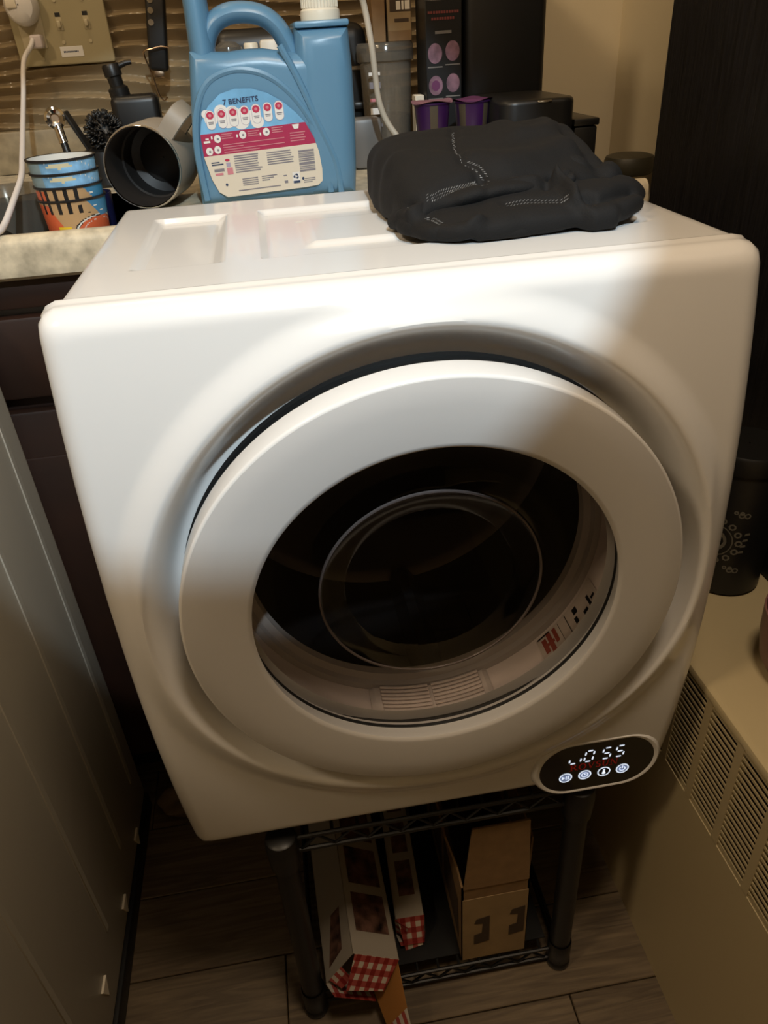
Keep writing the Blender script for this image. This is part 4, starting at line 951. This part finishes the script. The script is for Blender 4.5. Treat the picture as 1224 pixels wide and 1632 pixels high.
# ---- dark toaster and small things behind the jug
to = thing('toaster', 'dark toaster with a silver band behind the blue jug', 'toaster', (.22, .80, CZ))
MB().box((.105, .76, CZ + .012), (.325, .90, 1.10), 'black', .02, 4).build('toaster_body', to)
MB().box((.108, .7585, 1.040), (.322, .761, 1.046), 'silver', .0008, 1).build('band', to)
for xx in (.13, .30):
    for yy in (.78, .88): MB().cyl((xx, yy, CZ + .0005), (xx, yy, CZ + .014), .008, 'black').build('foot', to)
MB().box((.298, .750, .99), (.318, .762, 1.0), 'black', .003, 2).build('lever', to)
tag(MB().lathe([(.001, 0), (.020, 0), (.022, .003), (.022, .140), (.018, .158), (.010, .164), (.0005, .165)], 'clearg', Matrix.Translation((.128, .68, CZ + .0006)), 32).build('glass_jar', org=(.128, .68, CZ)), 'smoky glass jar seen through the jug handle', 'jar')
sm = thing('spice_bottle', 'small spice bottle with cream cap seen through the jug handle', 'bottle', (.158, .70, CZ))
MB().lathe([(.001, 0), (.013, 0), (.014, .002), (.014, .130), (.008, .140), (.008, .144)], 'kraftl', Matrix.Translation((.158, .70, CZ + .0006)), 28).build('bottle_body', sm)
MB().lathe([(.0095, .143), (.0095, .160), (.008, .162), (.001, .162)], 'cap', Matrix.Translation((.158, .70, CZ + .0006)), 28).build('cap', sm)
tag(MB().box((.170, .69, CZ + .0006), (.200, .72, 1.085), 'l_cream', .004, 2).build('white_packet', org=(.198, .70, CZ)), 'white folded packet seen through the jug handle', 'packet')
tag(MB().box((.283, .66, CZ + .0006), (.325, .70, .985), 'sink', .006, 2).build('grey_box', org=(.30, .68, CZ)), 'dull grey box between the jug and the clear canister', 'box')

# ================================================================== FOLDED BLACK GARMENT ON THE DRYER
gm = thing('folded_garment', 'black folded stretch garment with grey flatlock stitching on the dryer top', 'clothing', (.37, .2, ZT))
# folds pressed into the cloth: polyline, width, height along the surface normal
FOLDS = [([(.258, .150, .951), (.2661, .1202, .9578), (.2833, .1289, .961), (.3026, .1233, .9669), (.3255, .1228, .9698), (.3548, .1254, .9693), (.3807, .1249, .9706), (.3967, .1327, .971)], .006, -.0065),
         ([(.3854, .1235, .9709), (.3888, .1113, .9701), (.3866, .0907, .9643), (.3947, .0837, .9557), (.418, .0906, .9548), (.4401, .1055, .9565)], .0055, -.0075),
         ([(.3742, .1211, .9698), (.3829, .1311, .9714), (.392, .120, .9712), (.3935, .103, .9690), (.402, .096, .965)], .0048, .0050),
         ([(.2624, .1296, .9482), (.2755, .0939, .9494), (.2968, .0796, .9522), (.3094, .0815, .958)], .0042, -.0045),
         ([(.3088, .0789, .9495), (.3417, .0813, .9488), (.3772, .0833, .9518), (.4091, .0875, .9538)], .0050, -.0040),
         ([(.3772, .257, 1.0004), (.3834, .2192, .9987), (.4011, .2201, .9983), (.4301, .261, 1.0022)], .016, -.0050),
         ([(.4329, .2688, 1.003), (.4289, .2159, .9957), (.4317, .1763, .9846), (.4319, .151, .9792)], .010, .0050),
         ([(.3332, .2683, 1.0026), (.322, .2165, .9984), (.3162, .1831, .9924), (.3136, .1551, .9878), (.3205, .1470, .986), (.3251, .1309, .9793), (.3242, .1235, .9716)], .0045, .0022),
         ([(.3228, .1323, .9802), (.2984, .127, .9727), (.2742, .135, .9602), (.2633, .1271, .9582)], .0065, .0030),
         ([(.3927, .0859, .9601), (.4099, .0914, .9623), (.4305, .1037, .9641), (.4469, .1163, .9623)], .006, .0035),
         ([(.27, .20, .99), (.30, .17, .99), (.325, .165, .99)], .018, -.0030), ([(.345, .15, .983), (.385, .165, .988), (.42, .19, .992)], .016, -.0040),
         ([(.335, .1, .966), (.3657, .0961, .9665), (.3938, .0896, .963)], .006, .0016)]
def fold_disp(q):
    t = 0
    for pts, w, a_ in FOLDS:
        best = 9
        for i in range(len(pts) - 1):
            A, B_ = pts[i], pts[i + 1]
            ux, uy, uz = B_[0] - A[0], B_[1] - A[1], B_[2] - A[2]; vx, vy, vz = q.x - A[0], q.y - A[1], q.z - A[2]
            k = max(0, min(1, (ux * vx + uy * vy + uz * vz) / (ux * ux + uy * uy + uz * uz)))
            dx, dy, dz = vx - k * ux, vy - k * uy, vz - k * uz; dd = dx * dx + dy * dy + dz * dz
            if dd < best: best = dd
        if best < 9 * w * w: t += a_ * math.exp(-best / (w * w))
    return t
def loft(secs, m, nm, sub=2, amp=.002, fr=22, seed=0):
    k = len(secs[0]); vs = []; fs = []
    for s in secs: vs += s
    for i in range(len(secs) - 1):
        for j in range(k): fs.append((i * k + j, i * k + (j + 1) % k, (i + 1) * k + (j + 1) % k, (i + 1) * k + j))
    fs.append(tuple(range(k))[::-1]); fs.append(tuple((len(secs) - 1) * k + j for j in range(k)))
    bm = bmesh.new(); V = [bm.verts.new(v) for v in vs]
    for f in fs: bm.faces.new([V[i] for i in f])
    me = bpy.data.meshes.new('t'); bm.to_mesh(me); bm.free()
    ob = bpy.data.objects.new('t', me); COL.objects.link(ob); md = ob.modifiers.new('s', 'SUBSURF'); md.levels = 4 if nm in ('folded_body', 'folded_leg') else 3
    dg = bpy.context.evaluated_depsgraph_get(); e = ob.evaluated_get(dg).to_mesh()
    P = [v.co.copy() for v in e.vertices]; N = [v.normal.copy() for v in e.vertices]; F = [tuple(p.vertices) for p in e.polygons]
    ob.evaluated_get(dg).to_mesh_clear(); bpy.data.objects.remove(ob)
    for i, q in enumerate(P):
        d = amp * (noise.noise((q.x * fr + seed, q.y * fr * 1.6, q.z * fr * 1.6)) + .5 * noise.noise((q.x * fr * 2.3, q.y * fr * 2.6 + seed, q.z * fr * 3)))
        P[i] = q + N[i] * (d + 1.6 * fold_disp(q))
        if P[i].z < ZT + .0006: P[i].z = ZT + .0006
    return MB().add(P, F, m, True).build(nm, gm, autosmooth=False)
z0 = ZT
# main folded mass: sections from left to right, each a closed loop in the (y, z) plane
def sec(x, yf, yb, h, hf, dx=0):
    # front low -> front high -> top -> back -> bottom
    return [(x, yf + .012, z0), (x, yf, z0 + hf * .35), (x + dx * .3, yf + .004, z0 + hf * .75), (x + dx, yf + .03, z0 + hf), (x + dx, (yf + yb) / 2, z0 + (h + hf) / 2 + .006), (x + dx, yb - .03, z0 + h), (x + dx * .5, yb - .004, z0 + h * .7), (x, yb, z0 + h * .3), (x, yb - .012, z0), (x, (yf + yb) / 2, z0)]
loft([sec(.2515, .195, .275, .016, .010), sec(.2530, .150, .312, .037, .026), sec(.2620, .125, .335, .051, .039), sec(.282, .116, .345, .0575, .044),
      sec(.320, .118, .348, .060, .046), sec(.360, .124, .345, .059, .045), sec(.395, .130, .343, .060, .043), sec(.418, .133, .340, .063, .040, .004), sec(.436, .137, .332, .062, .034, .004),
      sec(.450, .143, .322, .044, .027), sec(.464, .156, .300, .025, .018), sec(.475, .178, .270, .011, .008)], 'cloth', 'folded_body', amp=.0026, fr=16, seed=1.7)
def rol2(p, r, h): x, y, ang = p; c, s = math.cos(ang), math.sin(ang); return [(x - (yy) * s, y + yy * c, z0 + zz) for yy, zz in ((-r, h * .18), (-r * 1.05, h * .55), (-r * .5, h * .95), (r * .4, h), (r, h * .7), (r, 0), (0, 0))]
# lower leg folded forward across the front, ending in the rounded tail at right
loft([rol2((.266, .152, -.5), .014, .010), rol2((.278, .122, -.3), .026, .015), rol2((.298, .110, -.1), .033, .018), rol2((.332, .113, .0), .036, .024), rol2((.368, .116, .04), .036, .028), rol2((.400, .120, .08), .037, .028),
      rol2((.428, .134, .25), .036, .029), rol2((.448, .152, .5), .030, .028), rol2((.460, .172, .8), .022, .024), rol2((.464, .186, 1.1), .011, .014)], 'cloth', 'folded_leg', amp=.0022, fr=22, seed=5.2)
loft([rol2((.262, .140, -.35), .014, .020), rol2((.277, .112, -.2), .020, .012), rol2((.300, .092, .0), .017, .009), rol2((.335, .093, .05), .013, .008), rol2((.370, .096, .08), .010, .007)], 'cloth', 'hem_fold', amp=.0015, fr=30, seed=8.1)
loft([rol2((.400, .165, .1), .016, .042), rol2((.420, .160, .1), .018, .044), rol2((.440, .163, .3), .018, .041), rol2((.455, .176, .7), .014, .034), rol2((.462, .190, 1.0), .008, .024)], 'cloth', 'rolled_edge', amp=.0022, fr=26, seed=3.3)
# flatlock stitching laid on the cloth by dropping points on it from above and the front
from mathutils.bvhtree import BVHTree
bpy.context.view_layer.update()
bv = []
for c in gm.children:
    me = c.data; bv.append(BVHTree.FromPolygons([v.co + gm.location for v in me.vertices], [tuple(p.vertices) for p in me.polygons]))
def near(p, ks=(0, 1, 2, 3)):
    best = None
    for b in [bv[k] for k in ks]:
        h = b.find_nearest(p)
        if h[0] is not None and (best is None or h[3] < best[2]): best = (h[0], h[1], h[3])
    return best
def stitch(pts, rows=(0,), step=.0030, slant=.0008, ks=(0, 1, 2, 3)):
    S = spline(pts, 40); mb = MB(); dist = 0; nxt = 0
    for i in range(1, len(S)):
        L = (S[i] - S[i - 1]).length; dist += L
        if dist < nxt: continue
        nxt = dist + step; tdir = (S[i] - S[i - 1]).normalized(); h = near(S[i], ks); side = tdir.cross(h[1]).normalized()
        for r_ in rows:
            c = h[0] + side * r_; e = []
            for sg in (-1, 1):
                q = c + tdir * (.0010 * sg) + side * (slant * sg); n_ = near(q, ks); e.append(n_[0] + n_[1] * .0005)
            mb.tube(e, .00062, 'thread', 5)
    o = mb.build('seam_stitching', gm, autosmooth=False); o['kind'] = 'stuff'
stitch([(.3332, .2683, 1.0026), (.322, .2165, .9984), (.3162, .1831, .9924), (.3136, .1551, .9878)], (0,), .0036, 0, ks=(0,))
stitch([(.3175, .1535, .9875), (.3243, .1438, .9846), (.3251, .1309, .9793), (.3242, .1225, .9716)], (-.0022, .0022), .0024)
stitch([(.3228, .1323, .9802), (.3115, .1282, .9775), (.2984, .127, .9727), (.2858, .128, .9666), (.2742, .135, .9602), (.2633, .1271, .9582)], (-.0026, 0, .0026), .0024, ks=(0,))
stitch([(.2696, .1175, .958), (.2784, .1065, .9569), (.283, .0937, .9552), (.2908, .0852, .9544), (.299, .0788, .9512)], (-.0013, .0013), .0024)
stitch([(.3358, .1, .9661), (.3492, .0997, .9669), (.3657, .0961, .9665), (.3821, .0925, .9653), (.3938, .0896, .963)], (-.0018, .0018), .0026, ks=(1,))
